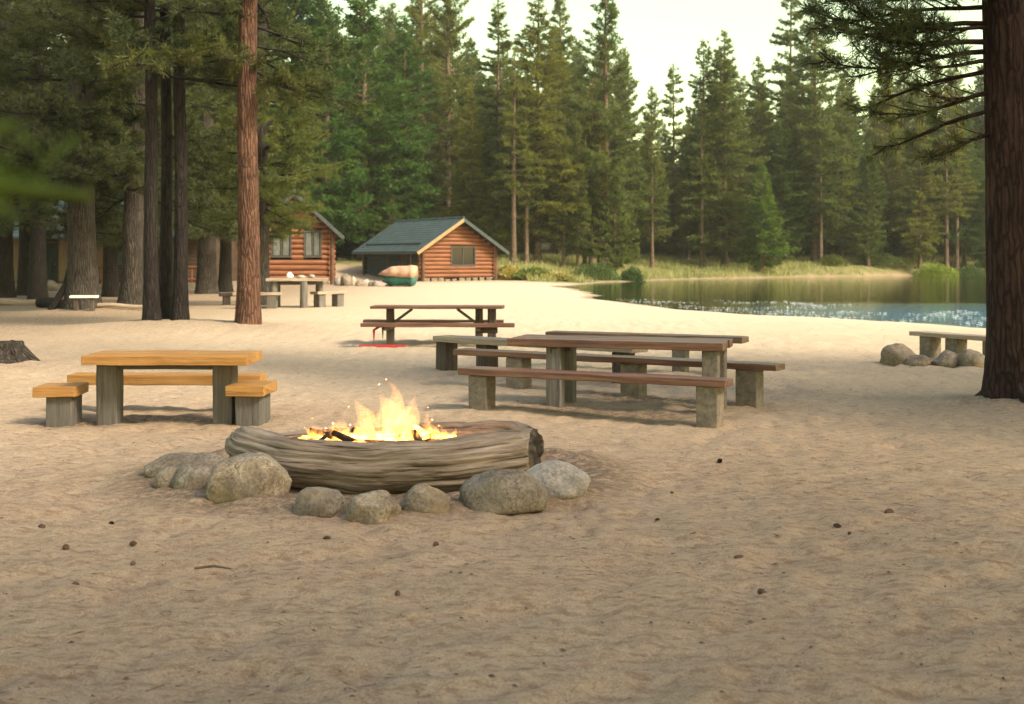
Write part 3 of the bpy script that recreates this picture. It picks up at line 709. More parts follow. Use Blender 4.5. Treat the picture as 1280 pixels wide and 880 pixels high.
# ------------------------------------------------------------------ cabins
def log_wall(mb, p0, p1, z0, courses, r, holes=(), taper=None, over=.0, seed=0):
    p0 = Vector(p0); p1 = Vector(p1); d = (p1 - p0); L = d.length; d.normalize()
    for k in range(courses):
        z = z0 + (k + .5) * 2 * r * .93
        a, b = (-over, L + over) if taper is None else taper(z, L)
        if b - a < .2: continue
        segs = [(a, b)]
        for (u0, u1, za, zb2) in holes:
            if za - r * .5 < z < zb2 + r * .5:
                segs = [s_ for (s0, s1) in segs for s_ in ((s0, min(s1, u0)), (max(s0, u1), s1)) if s_[1] - s_[0] > .05]
        for (s0, s1) in segs:
            m = max(2, int((s1 - s0) / .8) + 1); us = np.linspace(s0, s1, m)
            rr = r * (1 + .06 * math.sin(k * 2.1 + seed))
            mb.tube([(p0.x + d.x * u, p0.y + d.y * u, z) for u in us], [rr * random.uniform(.95, 1.05) for _ in us], 12, True, .04, seed + k)

def window(parent, x0, x1, z0, z1, y, pane=M['glass'], bars=1, curtain=False):
    f = MB(); t = .09
    for (a, b, c, d_) in ((x0 - t, x1 + t, z1, z1 + t), (x0 - t, x1 + t, z0 - t, z0), (x0 - t, x0, z0, z1), (x1, x1 + t, z0, z1)):
        f.box((a, y - .10, c), (b, y + .12, d_), 0 if b - a > d_ - c else 2)
    for k in range(bars):
        xm = x0 + (x1 - x0) * (k + 1) / (bars + 1); f.box((xm - .03, y - .05, z0), (xm + .03, y + .02, z1), 2)
    fo = f.build('window', M['winframe'], parent)
    p = MB(); p.box((x0, y, z0), (x1, y + .03, z1)); p.build('pane', pane, fo)
    if curtain:
        c = MB()
        for (a, b) in ((x0 + .05, x0 + (x1 - x0) * .42), (x0 + (x1 - x0) * .60, x1 - .05)):
            for j in range(5):
                u0 = a + (b - a) * j / 5; c.box((u0, y - .018 - .008 * (j % 2), z0 + .04), (u0 + (b - a) / 5, y - .004, z1 - .02), 2)
        c.build('curtain', M['curtain'], fo)
    return fo

def gable_cabin(label, loc, a, W, L, eave, apex, r, wins, side_mat, over=.75, curtains=False, trim_left=True, holes_side=()):
    root = thing('log_cabin', label, 'cabin', loc, a)
    n = int(eave / (2 * r * .93)); ng = int((apex - .15) / (2 * r * .93))
    slope = (apex - eave) / (W / 2)
    def tp(z, LL):
        if z < eave: return (-.28, LL + .28)
        k = (z - eave) / slope; return (k + .02, LL - k - .02)
    holes = [(x0 - .09, x1 + .09, z0 - .09, z1 + .09) for (x0, x1, z0, z1) in wins]
    mb = MB(); log_wall(mb, (0, 0, 0), (W, 0, 0), .25, ng, r, holes, tp, seed=3)
    mb.build('gable_wall', M['log'], root)
    mb = MB(); log_wall(mb, (W, .0, 0), (W, L, 0), .25 , n, r, (), None, .25, seed=9); mb.build('side_wall', M['log'], root)
    mb = MB()
    if side_mat == 'navyboard':
        for k in range(int(eave / .22)): mb.box((-.06, .2, .25 + k * .22), (.05, L, .25 + k * .22 + .21), 1)
    else: log_wall(mb, (0, 0, 0), (0, L, 0), .25, n, r, (), None, .25, seed=5)
    mb.build('side_wall', M[side_mat], root)
    mb = MB(); log_wall(mb, (0, L, 0), (W, L, 0), .25, ng, r, (), tp, seed=7); mb.build('rear_wall', M['board'], root)
    # stone footing, dark log posts at the corners
    mb = MB()
    for x in np.arange(.1, W, .55):
        mb.box((x, -.12, -.3), (x + random.uniform(.35, .5), .2, random.uniform(.15, .24)))
    for y in np.arange(.3, L, .8): mb.box((-.1, y, -.3), (.2, y + .6, .2))
    mb.build('footing', M['stone'], root, .03)
    for x in (-.06, W + .06):
        mb = MB(); mb.tube([(x, -.2, -.1), (x, -.2, eave)], .13, 10); mb.build('corner_post', M['logend'], root)
    # roof: two slabs, ridge cap, barge boards
    th = math.atan(slope); ex = over
    for sgn, x0 in ((1, 0.0), (-1, W)):
        mb = MB()
        ax, az = x0 - sgn * ex, eave - ex * slope
        run = W / 2 + ex; c = math.hypot(run, run * slope)
        rows = 14
        for k in range(rows):
            u0, u1 = k / rows, (k + 1) / rows
            pa = (ax + sgn * run * u0, az + run * slope * u0); pb = (ax + sgn * run * u1, az + run * slope * u1 )
            lift = .15
            vs = [(pa[0], -over, pa[1] + lift + .035), (pb[0], -over, pb[1] + lift + .01), (pb[0], L + over, pb[1] + lift + .01), (pa[0], L + over, pa[1] + lift + .035),
                  (pa[0], -over, pa[1] + lift - .06), (pb[0], -over, pb[1] + lift - .06), (pb[0], L + over, pb[1] + lift - .06), (pa[0], L + over, pa[1] + lift - .06)]
            mb.add(vs, [(0, 1, 2, 3), (4, 7, 6, 5), (0, 4, 5, 1), (2, 6, 7, 3), (0, 3, 7, 4), (1, 5, 6, 2)])
        mb.build('roof', M['roof'], root)
        b = MB()
        b.beam((ax, -over - .03, az + .02), (W / 2, -over - .03, apex + .02 + .0), .05, .22)
        b.build('barge_board', M['trim'] if (sgn == 1 and trim_left) else M['darktrim'], root)
        f = MB(); f.box((ax - .03 if sgn > 0 else ax - .02, -over, az - .02), (ax + .02 if sgn > 0 else ax + .03, L + over, az + .16), 1); f.build('fascia', M['darktrim'], root)
    rc = MB(); rc.tube([(W / 2, -over, apex + .17), (W / 2, L + over, apex + .17)], .09, 8); rc.build('ridge_cap', M['roof'], root)
    for (x0, x1, z0, z1) in wins: window(root, x0, x1, z0, z1, -r * .5, bars=1, curtain=curtains)
    return root

boatcabin = gable_cabin('small orange log cabin with green grey gable roof behind the covered boat', (-6.16, 82.5, g(-5, 84)), R(32), 5.7, 9.0, 2.42, 4.25, .15,
                        [(2.25, 4.05, 1.15, 2.35)], 'navyboard', .8)
mb = MB(); mb.box((-.1, 2.2, .25), (-.06, 3.2, 2.2), 2); d_ = mb.build('door', M['board'], boatcabin)
mb = MB(); mb.box((-.14, 2.3, 1.15), (-.1, 2.36, 1.3)); mb.build('handle', M['steel'], d_)
for y_ in (.6, 4.2, 8.2):
    mb = MB(); mb.tube([(-.62, y_, -.1), (-.62, y_, 2.1)], .08, 8); mb.build('porch_post', M['board'], boatcabin)
nearcabin = gable_cabin('orange log cabin with two curtained windows half hidden by pines beyond the plank table', (-15.4, 72, g(-14, 73)), R(15), 4.5, 8.0, 3.45, 5.5, .17,
                        [(1.0, 2.05, 1.75, 3.2), (2.95, 3.85, 1.75, 3.2)], 'board', .7, True, False)

# lodge behind the pines
lodge = thing('lodge', 'long dark timber lodge with tan panels and a railed porch behind the pines', 'lodge', (-33.0, 66, g(-25, 66)), 0)
mb = MB()
for k in range(14): mb.box((0, 0, .3 + k * .22), (16.6, .14, .3 + k * .22 + .212), 0)
mb.build('front_wall', M['board'], lodge)
mb = MB()
for x0 in (0.0, 16.48):
    mb = MB(); mb.box((x0, .14, .3), (x0 + .12, 8, 3.4), 1); mb.build('end_wall', M['board'], lodge)
mb = MB(); mb.box((-.3, -2.6, -.2), (16.9, 8.2, .29)); mb.build('porch_floor', M['concrete'], lodge)
for (x0, x1) in ((5.2, 6.9), (8.1, 9.4), (10.2, 10.9)):
    mb = MB(); k = x0
    while k < x1 - .05: mb.box((k, -.06, .35), (min(k + .3, x1), -.004, 2.95), 2); k += .31
    mb.build('wall_panel', M['tanboard'], lodge)
mb = MB(); mb.box((7.1, -.05, .31), (8.0, -.004, 2.4), 2); dl = mb.build('door', M['navyboard'], lodge)
mb = MB(); mb.box((7.85, -.1, 1.25), (7.92, -.05, 1.35)); mb.build('handle', M['steel'], dl)
for x0 in (11.2, 13.6): window(lodge, x0, x0 + 1.3, 1.2, 2.5, -.04, bars=1, curtain=True)
for x0 in (.2, 4.8, 9.8, 13.2, 16.4):
    mb = MB(); mb.tube([(x0, -2.3, .2), (x0, -2.3, 2.75)], .12, 9); mb.build('porch_post', M['logend'], lodge)
for (x0, x1) in ((9.9, 11.4), (14.2, 16.3)):
    mb = MB()
    mb.tube([(x0, -2.3, 1.15), (x1, -2.3, 1.15)], .08, 8); mb.tube([(x0, -2.3, .5), (x1, -2.3, .5)], .06, 8)
    k = x0 + .12
    while k < x1: mb.tube([(k, -2.3, .3), (k, -2.3, 1.12)], .045, 7); k += .24
    mb.build('railing', M['log'], lodge)
for sgn in (-1, 1):
    mb = MB()
    for k in range(16):
        u0, u1 = k / 16, (k + 1) / 16
        y0, z0 = (-3.2, 2.75) if sgn < 0 else (9.0, 2.9); y1, z1 = 3.2, 5.6
        pa = (y0 + (y1 - y0) * u0, z0 + (z1 - z0) * u0); pb = (y0 + (y1 - y0) * u1, z0 + (z1 - z0) * u1)
        vs = [(-.7, pa[0], pa[1] + .045), (17.3, pa[0], pa[1] + .045), (17.3, pb[0], pb[1] + .01), (-.7, pb[0], pb[1] + .01), (-.7, pa[0], pa[1] - .08), (17.3, pa[0], pa[1] - .08), (17.3, pb[0], pb[1] - .08), (-.7, pb[0], pb[1] - .08)]
        mb.add(vs, [(0, 1, 2, 3), (4, 7, 6, 5), (0, 4, 5, 1), (2, 3, 7, 6), (0, 3, 7, 4), (1, 5, 6, 2)])
    mb.build('roof', M['roof'], lodge)
for x0 in (.02, 16.46):
    mb = MB(); v_ = [(x0 + q_, y_, z_) for q_ in (0, .12) for (y_, z_) in ((0, 3.405), (8, 3.405), (3.2, 5.45))]; mb.add(v_, [(0, 1, 2), (3, 5, 4), (0, 3, 4, 1), (1, 4, 5, 2), (2, 5, 3, 0)]); mb.build('gable_end', M['board'], lodge)

# covered boat before the cabin
def boat():
    x, y = at(497, 68.5), 68.5
    root = thing('rowing_boat', 'small green hulled boat standing on the sand before the log cabin', 'boat', (x, y, g(x, y)), R(168))
    st = np.linspace(0, 1, 15); m = 9; V = []
    for t in st:
        wd = .60 * (1 - max(0, (t - .5) / .5) ** 2.4) + .01; sheer = .56 + .05 * t ** 2; keel = .04 + .30 * max(0, t - .6) ** 1.5 * 3.2
        for j in range(m):
            a = -1 + 2 * j / (m - 1); V.append((t * 1.9 - .95 + .10 * (abs(a) ** 2) * (1 if t < .2 else 0) * -1, wd * math.copysign(abs(a) ** .6, a), keel + (sheer - keel) * abs(a) ** 1.9))
    fs = [(i * m + j, i * m + j + 1, (i + 1) * m + j + 1, (i + 1) * m + j) for i in range(14) for j in range(m - 1)] + [tuple(range(m))]
    mb = MB(); mb.add(V, fs, None, True); h = mb.build('hull', M['hull'], root); so = h.modifiers.new('solid', 'SOLIDIFY'); so.thickness = .03
    for s_ in (-1, 1):
        mb = MB(); mb.tube([V[i * m + (0 if s_ < 0 else m - 1)] for i in range(15)], .035, 7); mb.build('gunwale', M['darktrim'], root)
    for xx in (-.6, .5):
        mb = MB(); mb.box((xx - .08, -.5, -.03), (xx + .08, .5, .13), 1); mb.build('chock', M['darkpost'], root)
    # tarp
    V = []; n2 = 13; rg = np.random.default_rng(3)
    for i, t in enumerate(np.linspace(-.05, 1.10, 17)):
        wd = .66 * (1 - max(0, (t - .5) / .62) ** 2.6) + .02; top = 1.20 - .10 * t - .42 * max(0, t - .62) ** 1.2 * 2.2; hem = .52 + .13 * t + .02 * math.sin(t * 15)
        for j in range(n2):
            a = -1 + 2 * j / (n2 - 1); e_ = abs(a) ** 4.5
            f_ = .05 * math.sin(t * 19 + a * 4) * (.3 + abs(a)) + .025 * rg.normal()
            V.append((t * 1.9 - .95, wd * math.copysign(abs(a) ** .62, a) * (1 + f_ * .5), top * (1 - e_) + hem * e_ + f_ * .5 * (1 - e_)))
    fs = [(i * n2 + j, i * n2 + j + 1, (i + 1) * n2 + j + 1, (i + 1) * n2 + j) for i in range(16) for j in range(n2 - 1)] + [tuple(range(n2)), tuple(16 * n2 + j for j in range(n2))[::-1]]
    mb = MB(); mb.add(V, fs, None, True); t = mb.build('tarp', M['tarp']); t.location = root.location; t.rotation_euler = root.rotation_euler
    so = t.modifiers.new('solid', 'SOLIDIFY'); so.thickness = .015
    tag(t, 'sagging tan tarp pulled over the small green boat', 'tarp')
boat()

# stones heaped between the cabins
heap = [(424, 71, .62, .55, 'pale boulder nearest the plank table in the heap by the log cabin'), (433, 70, .8, .75, 'largest grey boulder of the heap between the cabins'), (441, 70.5, .55, .6, 'upright grey stone behind the largest boulder of the heap'),
        (449, 69.5, .5, .38, 'low grey stone in the middle of the heap between the cabins'), (457, 70, .6, .45, 'blocky pale stone of the heap nearer the covered boat'), (464, 69, .45, .3, 'small pale stone of the heap just behind the boat bow'), (470, 70, .5, .36, 'dull stone at the boat end of the heap')]
for k, (px, Y, wd, h, lab) in enumerate(heap):
    x = at(px, Y); boulder('boulder', lab, 'boulder', (x, Y, g(x, Y) - .05), (wd, wd * .8, h), 200 + k, M['palestone'] if k % 2 == 0 else M['stone'], k, 'stones heaped between the cabins', sub=3)

# ------------------------------------------------------------------ picnic furniture
def bench(label, x, y, a, L, h, legs, seat_mat, leg_mat, W=.30, T=.07, lw=.2, ld=.24, group=None, seed=0, name='bench', cat='bench', boards=1, rim=0):
    root = thing(name, label, cat, (x, y, g(x, y)), a, group)
    timber('seat', (L, W, T), seat_mat, root, (0, 0, h - T / 2), seed=seed, boards=boards)
    for k, u in enumerate(legs):
        lz = g(x + u * math.cos(a), y + u * math.sin(a)) - g(x, y) - .08
        hh = h - T - .001 - lz
        timber('leg', (hh, ld if False else lw, ld), leg_mat, root, (u, 0, lz + hh / 2), 0, 2, seed * 3 + k, .005, .012)
    return root

def between(px0, Y0, px1, Y1):
    a = Vector((at(px0, Y0), Y0)); b = Vector((at(px1, Y1), Y1)); m = (a + b) / 2; d = b - a
    return m.x, m.y, math.atan2(d.y, d.x), d.length

# honey-coloured set
t = thing('picnic_table', 'honey yellow plank table on grey square posts beside the fire ring', 'table', (-3.38, 12.02, g(-3.38, 12)), R(-1))
timber('tabletop', (1.62, .68, .095), M['honey'], t, (0, 0, .655), seed=4, boards=2)
for u in (-.665, .50):
    for v in (-.02,):
        timber('leg', (.70, .20, .24), M['greypost'], t, (u, v + .06, .257), 0, 2, 5 + u, .006, .012)
timber('crossbeam', (1.2, .12, .07), M['greypost'], t, (-.08, .06, .572), seed=3)
bench('long honey yellow bench behind the honey yellow table', -3.72, 12.98, R(-1), 2.08, .40, (-.62, .62), M['honey'], M['greypost'], .32, .11, group='honey coloured seats', seed=11)
bench('square honey topped stool at the tree stump end of the yellow table', -4.50, 11.98, R(2), .41, .385, (.03,), M['honey'], M['greypost'], .44, .10, .25, .34, group='honey coloured seats', seed=13, name='stool', cat='stool')
bench('square honey topped stool between the yellow table and the fire ring', -2.60, 12.0, R(-4), .38, .395, (.01,), M['honey'], M['greypost'], .52, .10, .25, .40, group='honey coloured seats', seed=15, name='stool', cat='stool')

# red-brown set
x, y, a, L = between(580, 13.0, 912, 11.72)
RG = 'red brown benches by the lake'
bench('long red brown bench on two concrete blocks, nearest the fire ring', x, y, a, L, .46, (-L / 2 + .22, L / 2 - .2), M['redwood'], M['concrete'], .30, .075, .22, .24, RG, 21)
fl, fr = Vector((-.06, 13.25)), Vector((2.19, 12.5)); d = (fr - fl); L = d.length; a = math.atan2(d.y, d.x); dn = d.normalized(); nn = Vector((-dn.y, dn.x)); c = (fl + fr) / 2 + nn * .38
t = thing('picnic_table', 'big red brown plank table on paired posts between the long benches', 'table', (c.x, c.y, g(c.x, c.y)), a)
timber('tabletop', (L, .76, .085), M['redwood'], t, (0, 0, .715), seed=23, boards=3)
for u in (-L / 2 + .52, L / 2 - .14):
    for v in (-.25, .25):
        timber('leg', (.74, .17, .17), M['concrete'] if (u > 0 and v > 0) or u > 0 else M['greypost'], t, (u, v, .30), 0, 2, 25 + u + v, .006, .012)
    timber('crossbeam', (.66, .12, .075), M['darkpost'], t, (u, 0, .632), R(90), seed=29 + u)
x, y, a, L = between(574, 15.5, 976, 13.25)
bench('very long low bench running behind the big red brown table and out past its end', x, y, a, L, .46, (-L / 2 + .9, 0.35, L / 2 - .36), M['redwood'], M['concrete'], .30, .07, .24, .24, RG, 31)
x, y, a, L = between(552, 17.5, 800, 15.45)
bench('pale topped bench on blocks standing farther off, its bleached end facing the metal framed table', x, y, a, L, .49, (-L / 2 + .1, -L / 2 + .85, L / 2 - .25), M['palewood'], M['darkpost'], .40, .085, .20, .26, RG, 33)
x, y, a, L = between(687, 18.2, 932, 16.9)
bench('dark plank bench farthest toward the water behind the big red brown table', x, y, a, L, .53, (-L / 2 + .3, L / 2 - .95), M['redwood'], M['concrete'], .36, .085, .2, .22, RG, 35)

# metal framed picnic table farther off
Y = 22.9; x = at(548, Y)
t = thing('picnic_table', 'weathered brown picnic table with attached benches and red metal feet, standing alone', 'table', (x, Y, g(x, Y)), R(-2))
timber('tabletop', (2.5, .72, .05), M['redwood'], t, (0, 0, .71), seed=41, boards=4)
timber('seat', (2.85, .26, .07), M['redwood'], t, (.05, -.62, .40), seed=43)
timber('seat', (2.75, .26, .05), M['redwood'], t, (-.15, .62, .41), seed=45)
for u in (-.92, .78):
    timber('leg', (.74, .14, .15), M['darkpost'], t, (u, 0, .32), 0, 2, 46 + u, .004, .01)
    timber('crossbeam', (1.45, .09, .08), M['darkpost'], t, (u + .02, 0, .335), R(90), seed=48 + u)
    s_ = 1 if u < 0 else -1
    mb = MB(); mb.beam((u + s_ * .05, -.0, .40), (u + s_ * .42, 0, .672), .06, .05); mb.build('brace', M['steel'], t)
timber('leg', (.74, .16, .15), M['darkpost'], t, (1.02, .05, .32), 0, 2, 49, .004, .01)
for v in (-.58, .58):
    mb = MB(); mb.tube([(-1.15, v, .02), (-1.15, v, .30), (-1.05, v * .9, .37), (-.92, v * .7, .375)], .028, 8); mb.build('foot', M['redmetal'] if v < 0 else M['steel'], t)
mb = MB(); mb.box((-1.42, -.68, -.02), (-.55, -.52, .03)); mb.build('foot_plate', M['redmetal'], t, .008)
mb = MB(); mb.box((.75, -.5, .24), (1.15, -.4, .36)); mb.build('bracket', M['darkpost'], t, .008)

# table by the near cabin
Y = 39.6; x = at(372, Y)
t = thing('picnic_table', 'heavy grey plank table on round log legs in front of the log cabin', 'table', (x, Y, g(x, Y)), R(8))
timber('tabletop', (2.0, 1.2, .09), M['palewood'], t, (0, 0, .92), seed=51, boards=4)
for u, v in ((-.75, -.35), (.22, -.5), (.7, .4), (-.7, .4)):
    mb = MB(); mb.tube([(u, v, -.1), (u, v, .874)], [.13, .12], 12, True, .08, 3); mb.build('leg', M['greypost'], t)
timber('crossbeam', (1.6, .12, .12), M['greypost'], t, (0, 0, .81), seed=53)
bench('short grey bench at the pine trunk end of the heavy grey table', at(322, 38.8), 38.8, R(5), 1.55, .52, (-.45, .45), M['palewood'], M['greypost'], .35, .09, .3, .3, 'grey benches by the log cabin', 55)
bench('short grey bench at the boulder end of the heavy grey table', at(411, 40), 40, R(50), 1.3, .52, (-.4, .4), M['palewood'], M['greypost'], .4, .09, .28, .3, 'grey benches by the log cabin', 57)
gz = g(x, 39.6)
for k, (dx, dy, sx, sz, lab) in enumerate([(-.25, 0.0, .24, .19, 'round white bundle on the grey table, biggest of the things left on it'), (.1, .1, .34, .10, 'low pale heap in the middle of the grey table'), (.48, -.1, .28, .13, 'small pale lump near the free end of the grey table')]):
    boulder('bundle', lab, 'bundle', (x + dx, Y + dy, gz + .97), (sx, sx * .8, sz), 300 + k, M['whiteplank'] if k == 0 else M['palestone'], k, 'things left on the grey table', sub=3)
# dark bench end beside the pine
bench('dark low bench in the shade by the reddish pine trunk', at(296, 42), 42, R(20), 1.2, .42, (-.35, .35), M['darkpost'], M['darkpost'], .35, .12, .25, .25, None, 59)

# bench by the water
x, y, a, L = between(1146, 20.3, 1262, 18.6)
bench('low weathered bench beside the boulders, partly behind the big foreground trunk', x, y, a, L, .42, (-L / 2 + .3, -L / 2 + .85, L / 2 - .3), M['palewood'], M['concrete'], .36, .07, .24, .26, None, 61)
for k, (px, Y, wd, dp, h, lab) in enumerate([(1125, 18.9, .60, .5, .33, 'big leaning boulder, first of the row before the low bench'), (1149, 18.6, .42, .4, .17, 'flat low boulder next to the big leaning one before the bench'), (1183, 18.6, .50, .45, .24, 'sloping boulder in the middle of the row before the bench'), (1217, 18.4, .52, .5, .27, 'rounded grey boulder of the bench row nearest the big trunk')]):
    x = at(px, Y); boulder('boulder', lab, 'boulder', (x, Y, g(x, Y) - .06), (wd, dp, h + .05), 320 + k, M['stone'], .4 * k, 'boulders before the low bench')

# ------------------------------------------------------------------ fire ring
def spline(pts, m):
    P = np.array(pts, float); t = np.concatenate([[0], np.cumsum(np.linalg.norm(np.diff(P, axis=0), axis=1))]); u = np.linspace(0, t[-1], m * 4)
    Q = np.stack([np.interp(u, t, P[:, k]) for k in range(P.shape[1])], -1)
    kn = 2 * (m * 4 // (len(P) * 3)) + 1; ker = np.hanning(kn + 2)[1:-1]; ker /= ker.sum()
    Q = np.stack([np.convolve(np.pad(Q[:, k], kn // 2, mode='reflect', reflect_type='odd'), ker, 'valid') for k in range(P.shape[1])], -1)
    return Q[np.linspace(0, len(Q) - 1, m).astype(int)]
def arc_log(name, label, pts, r, seed, mat, ends=(.9, .8), slant=0.0, groove=.03):
    x0, y0, z0 = RING[0], RING[1], g(*RING)
    root = thing(name, label, 'log', (x0, y0, z0), 0)
    m = 150; s_ = np.linspace(0, 1, m); P = spline(pts, m) - np.array([x0, y0, 0])
    rad = r * (1 + .07 * np.sin(s_ * 6 + seed)) * (1 - (1 - ends[0]) * np.exp(-s_ / .09)) * (1 - (1 - ends[1]) * np.exp(-(1 - s_) / .07))
    mb = MB(); n = 120
    V = mb.tube(P, rad, n, False, .17, seed, groove)
    # wandering splits and flutes that run with the grain
    fl = np.array(mb.fl).reshape(m, n, 3); q = fl.reshape(-1, 3)
    cut = np.clip(.16 - np.abs(fbm(q * np.array([1.5, 8, 8]) + 5, seed + 2, 2)), 0, 1) / .16
    cut2 = np.clip(.10 - np.abs(fbm(q * np.array([1.8, 22, 22]) + 9, seed + 4, 2)), 0, 1) / .10
    cen = P[:, None, :]; dirv = V - cen
    V = cen + dirv * (1 - (.06 * cut + .06 * cut2).reshape(m, n)[..., None])
    if slant:
        T = unit(P[-1] - P[-6]); a = np.clip((s_ - .90) / .10, 0, 1) ** 2
        V = V + (a[:, None] * slant * (V[:, :, 1] - P[:, None, 1]))[..., None] * T
    mb.v = [tuple(p) for p in V.reshape(-1, 3)]
    for i, sg in ((0, -1), (m - 1, 1)):
        ring = V[i]; c_ = ring.mean(0); T = unit(P[0] - P[3]) if i == 0 else unit(P[-1] - P[-4])
        rings = []
        for kk, (f, dpt) in enumerate(((1.0, 0), (.95, .03), (.80, .035), (.62, -.02), (.40, -.08), (.2, -.11), (.03, -.12))):
            jit = .05 * fbm(ring * 11 + kk * 3, seed + kk, 3)[:, None] * T if kk else 0
            rings.append(c_ + (ring - c_) * f + T * dpt + jit)
        vs = np.concatenate(rings); q_ = len(rings)
        fs = [(k * n + j, k * n + (j + 1) % n, (k + 1) * n + (j + 1) % n, (k + 1) * n + j) for k in range(q_ - 1) for j in range(n)] + [tuple((q_ - 1) * n + j for j in range(n))]
        e_ = MB(); e_.add(vs.tolist(), fs, np.concatenate(rings).tolist(), True); e_.build('log_end', M['endgrain'] if i == 0 else M['charend'], root)
    mb.build('log_body', mat, root); return root
M['endgrain'] = wood('weathered end grain', (.06, .042, .03), (.17, .125, .09), (.28, .22, .165), 18, 6, .9, .9)
M['charend'] = wood('half burnt end grain', (.012, .010, .009), (.045, .034, .027), (.17, .125, .09), 14, 6, .9, .9)
arc_log('driftwood_log', 'thick grey curved driftwood log across the front of the fire', [(-2.12, 9.50, .20), (-1.95, 9.10, .20), (-1.6, 8.80, .17), (-1.05, 8.66, .145), (-.5, 8.72, .155), (-.1, 8.88, .185), (.16, 9.02, .20)], .205, 3, M['driftwood'], (.70, .98), .85)
arc_log('driftwood_log', 'half buried curved log closing the rear of the fire ring', [(.13, 9.40, .19), (.02, 9.70, .20), (-.4, 9.95, .17), (-1.1, 10.02, .11), (-1.7, 9.95, .08), (-2.1, 9.86, .05)], .165, 8, M['driftwood'], (.8, .8))
rocks = [(224, 8.95, .50, .36, .22, 'long low boulder at the outermost tip of the fire ring, behind the small round one', .1),
         (214, 8.6, .24, .22, .16, 'small round stone tucked before the long low boulder of the fire ring', 0),
         (256, 8.55, .42, .42, .30, 'tilted grey boulder pressed between the small round stone and the largest block', .6),
         (311, 8.22, .56, .46, .37, 'largest squarish grey block leaning against the log end nearest the yellow stool', .3),
         (400, 7.72, .345, .28, .20, 'smooth pale egg shaped stone standing apart in front of the log', .1),
         (467, 7.62, .34, .30, .215, 'pitted reddish stone next to the egg shaped stone', .2),
         (531, 7.80, .325, .28, .205, 'brown stone with dark face between the pitted stone and the domed boulder', 0),
         (630, 7.95, .57, .46, .315, 'big smooth domed boulder in front of the burnt log end', .1),
         (696, 8.35, .46, .40, .27, 'pale broad boulder beyond the burnt log end', -.3),
         (600, 10.25, .5, .3, .16, 'flat pale stone lying behind the fire ring', .1)]
for k, (px, Y, wd, dp, h, lab, rz) in enumerate(rocks):
    x = at(px, Y); boulder('boulder', lab, 'boulder', (x, Y, g(x, Y) - .05), (wd * 1.04, dp, h * .78 + .04), [401, 402, 403, 404, 415, 406, 417, 428, 409, 410][k], M['stone'] if k not in (8, 9) else M['palestone'], rz, 'stones around the fire ring', rough=.12 if k in (4, 7) else .18)
x, y = at(690, 9.1), 9.1
mb = MB(); mb.tube([(x - .12, y, g(x, y) + .03), (x, y + .02, g(x, y) + .045), (x + .2, y, g(x, y) + .02)], [.02, .025, .012], 8, True, .2, 3); o = mb.build('stick', M['twig']); tag(o, 'broken stick poking out beside the burnt log end', 'stick')

# the fire
def ember_mat():
    m, t = NT('embers'); f = flow(t)
    n = noise(t, f, 9, 5, .7); e_ = ramp(t, n, [(.42, g3(0)), (.58, (1, .30, .04)), (.72, (1, .62, .18))])
    p = nd(t, 'ShaderNodeBsdfPrincipled', {'Base Color': c4((.02, .016, .014)), 'Roughness': .9, 'Emission Color': e_, 'Emission Strength': 5.0}); nd(t, 'ShaderNodeOutputMaterial', {'Surface': p.outputs[0]}); return m
def flame_mat(name, col, k):
    m, t = NT(name); pos = nd(t, 'ShaderNodeNewGeometry').outputs['Position']
    n = noise(t, mapping(t, pos, (24, 24, 11)), 1.0, 4, .65, 1.2)
    s_ = nd(t, 'ShaderNodeMath', {0: ramp(t, n, [(.40, g3(0)), (.62, g3(1))]), 1: k}, operation='MULTIPLY').outputs[0]
    em = nd(t, 'ShaderNodeEmission', {'Color': c4(col), 'Strength': s_}); nd(t, 'ShaderNodeOutputMaterial', {'Volume': em.outputs[0]})
    return m
M['ember'] = ember_mat(); M['flame'] = flame_mat('flame', (1, .36, .06), 22); M['flamecore'] = flame_mat('flame core', (1, .52, .14), 36); M['flamethin'] = flame_mat('thin flame', (1, .38, .08), 5.5)
fz = g(*RING)
fire = thing('campfire', 'bright yellow campfire burning inside the ring of logs', 'fire', (RING[0] - .05, RING[1] - .02, fz), 0)
mb = MB(); rg = np.random.default_rng(2)
nr, na = 9, 40
V = [(0, 0, .24)]
for i in range(1, nr + 1):
    for j in range(na):
        a = 2 * math.pi * j / na; rr = i / nr; V.append((.72 * rr * math.cos(a), .27 * rr * math.sin(a), .24 * (1 - rr ** 3) ** .8 + rg.uniform(-.02, .03) - .03 * (i == nr)))
fs = [(0, 1 + j, 1 + (j + 1) % na) for j in range(na)] + [(1 + (i - 1) * na + j, 1 + i * na + j, 1 + i * na + (j + 1) % na, 1 + (i - 1) * na + (j + 1) % na) for i in range(1, nr) for j in range(na)]
mb.add(V, fs); mb.build('ember_bed', M['ember'], fire)
for k in range(18):
    a = rg.uniform(0, 3.14); cx, cy = rg.uniform(-.55, .5), rg.uniform(-.22, .18); L = rg.uniform(.14, .3)
    mb = MB(); mb.tube([(cx - math.cos(a) * L, cy - math.sin(a) * L * .5, .20 + rg.uniform(0, .05)), (cx, cy, .27), (cx + math.cos(a) * L, cy + math.sin(a) * L * .5, .24 + rg.uniform(0, .12))], [.03, .034, .024], 9, True, .2, k)
    mb.build('burning_stick', M['ember'] if k % 2 else M['char'], fire)
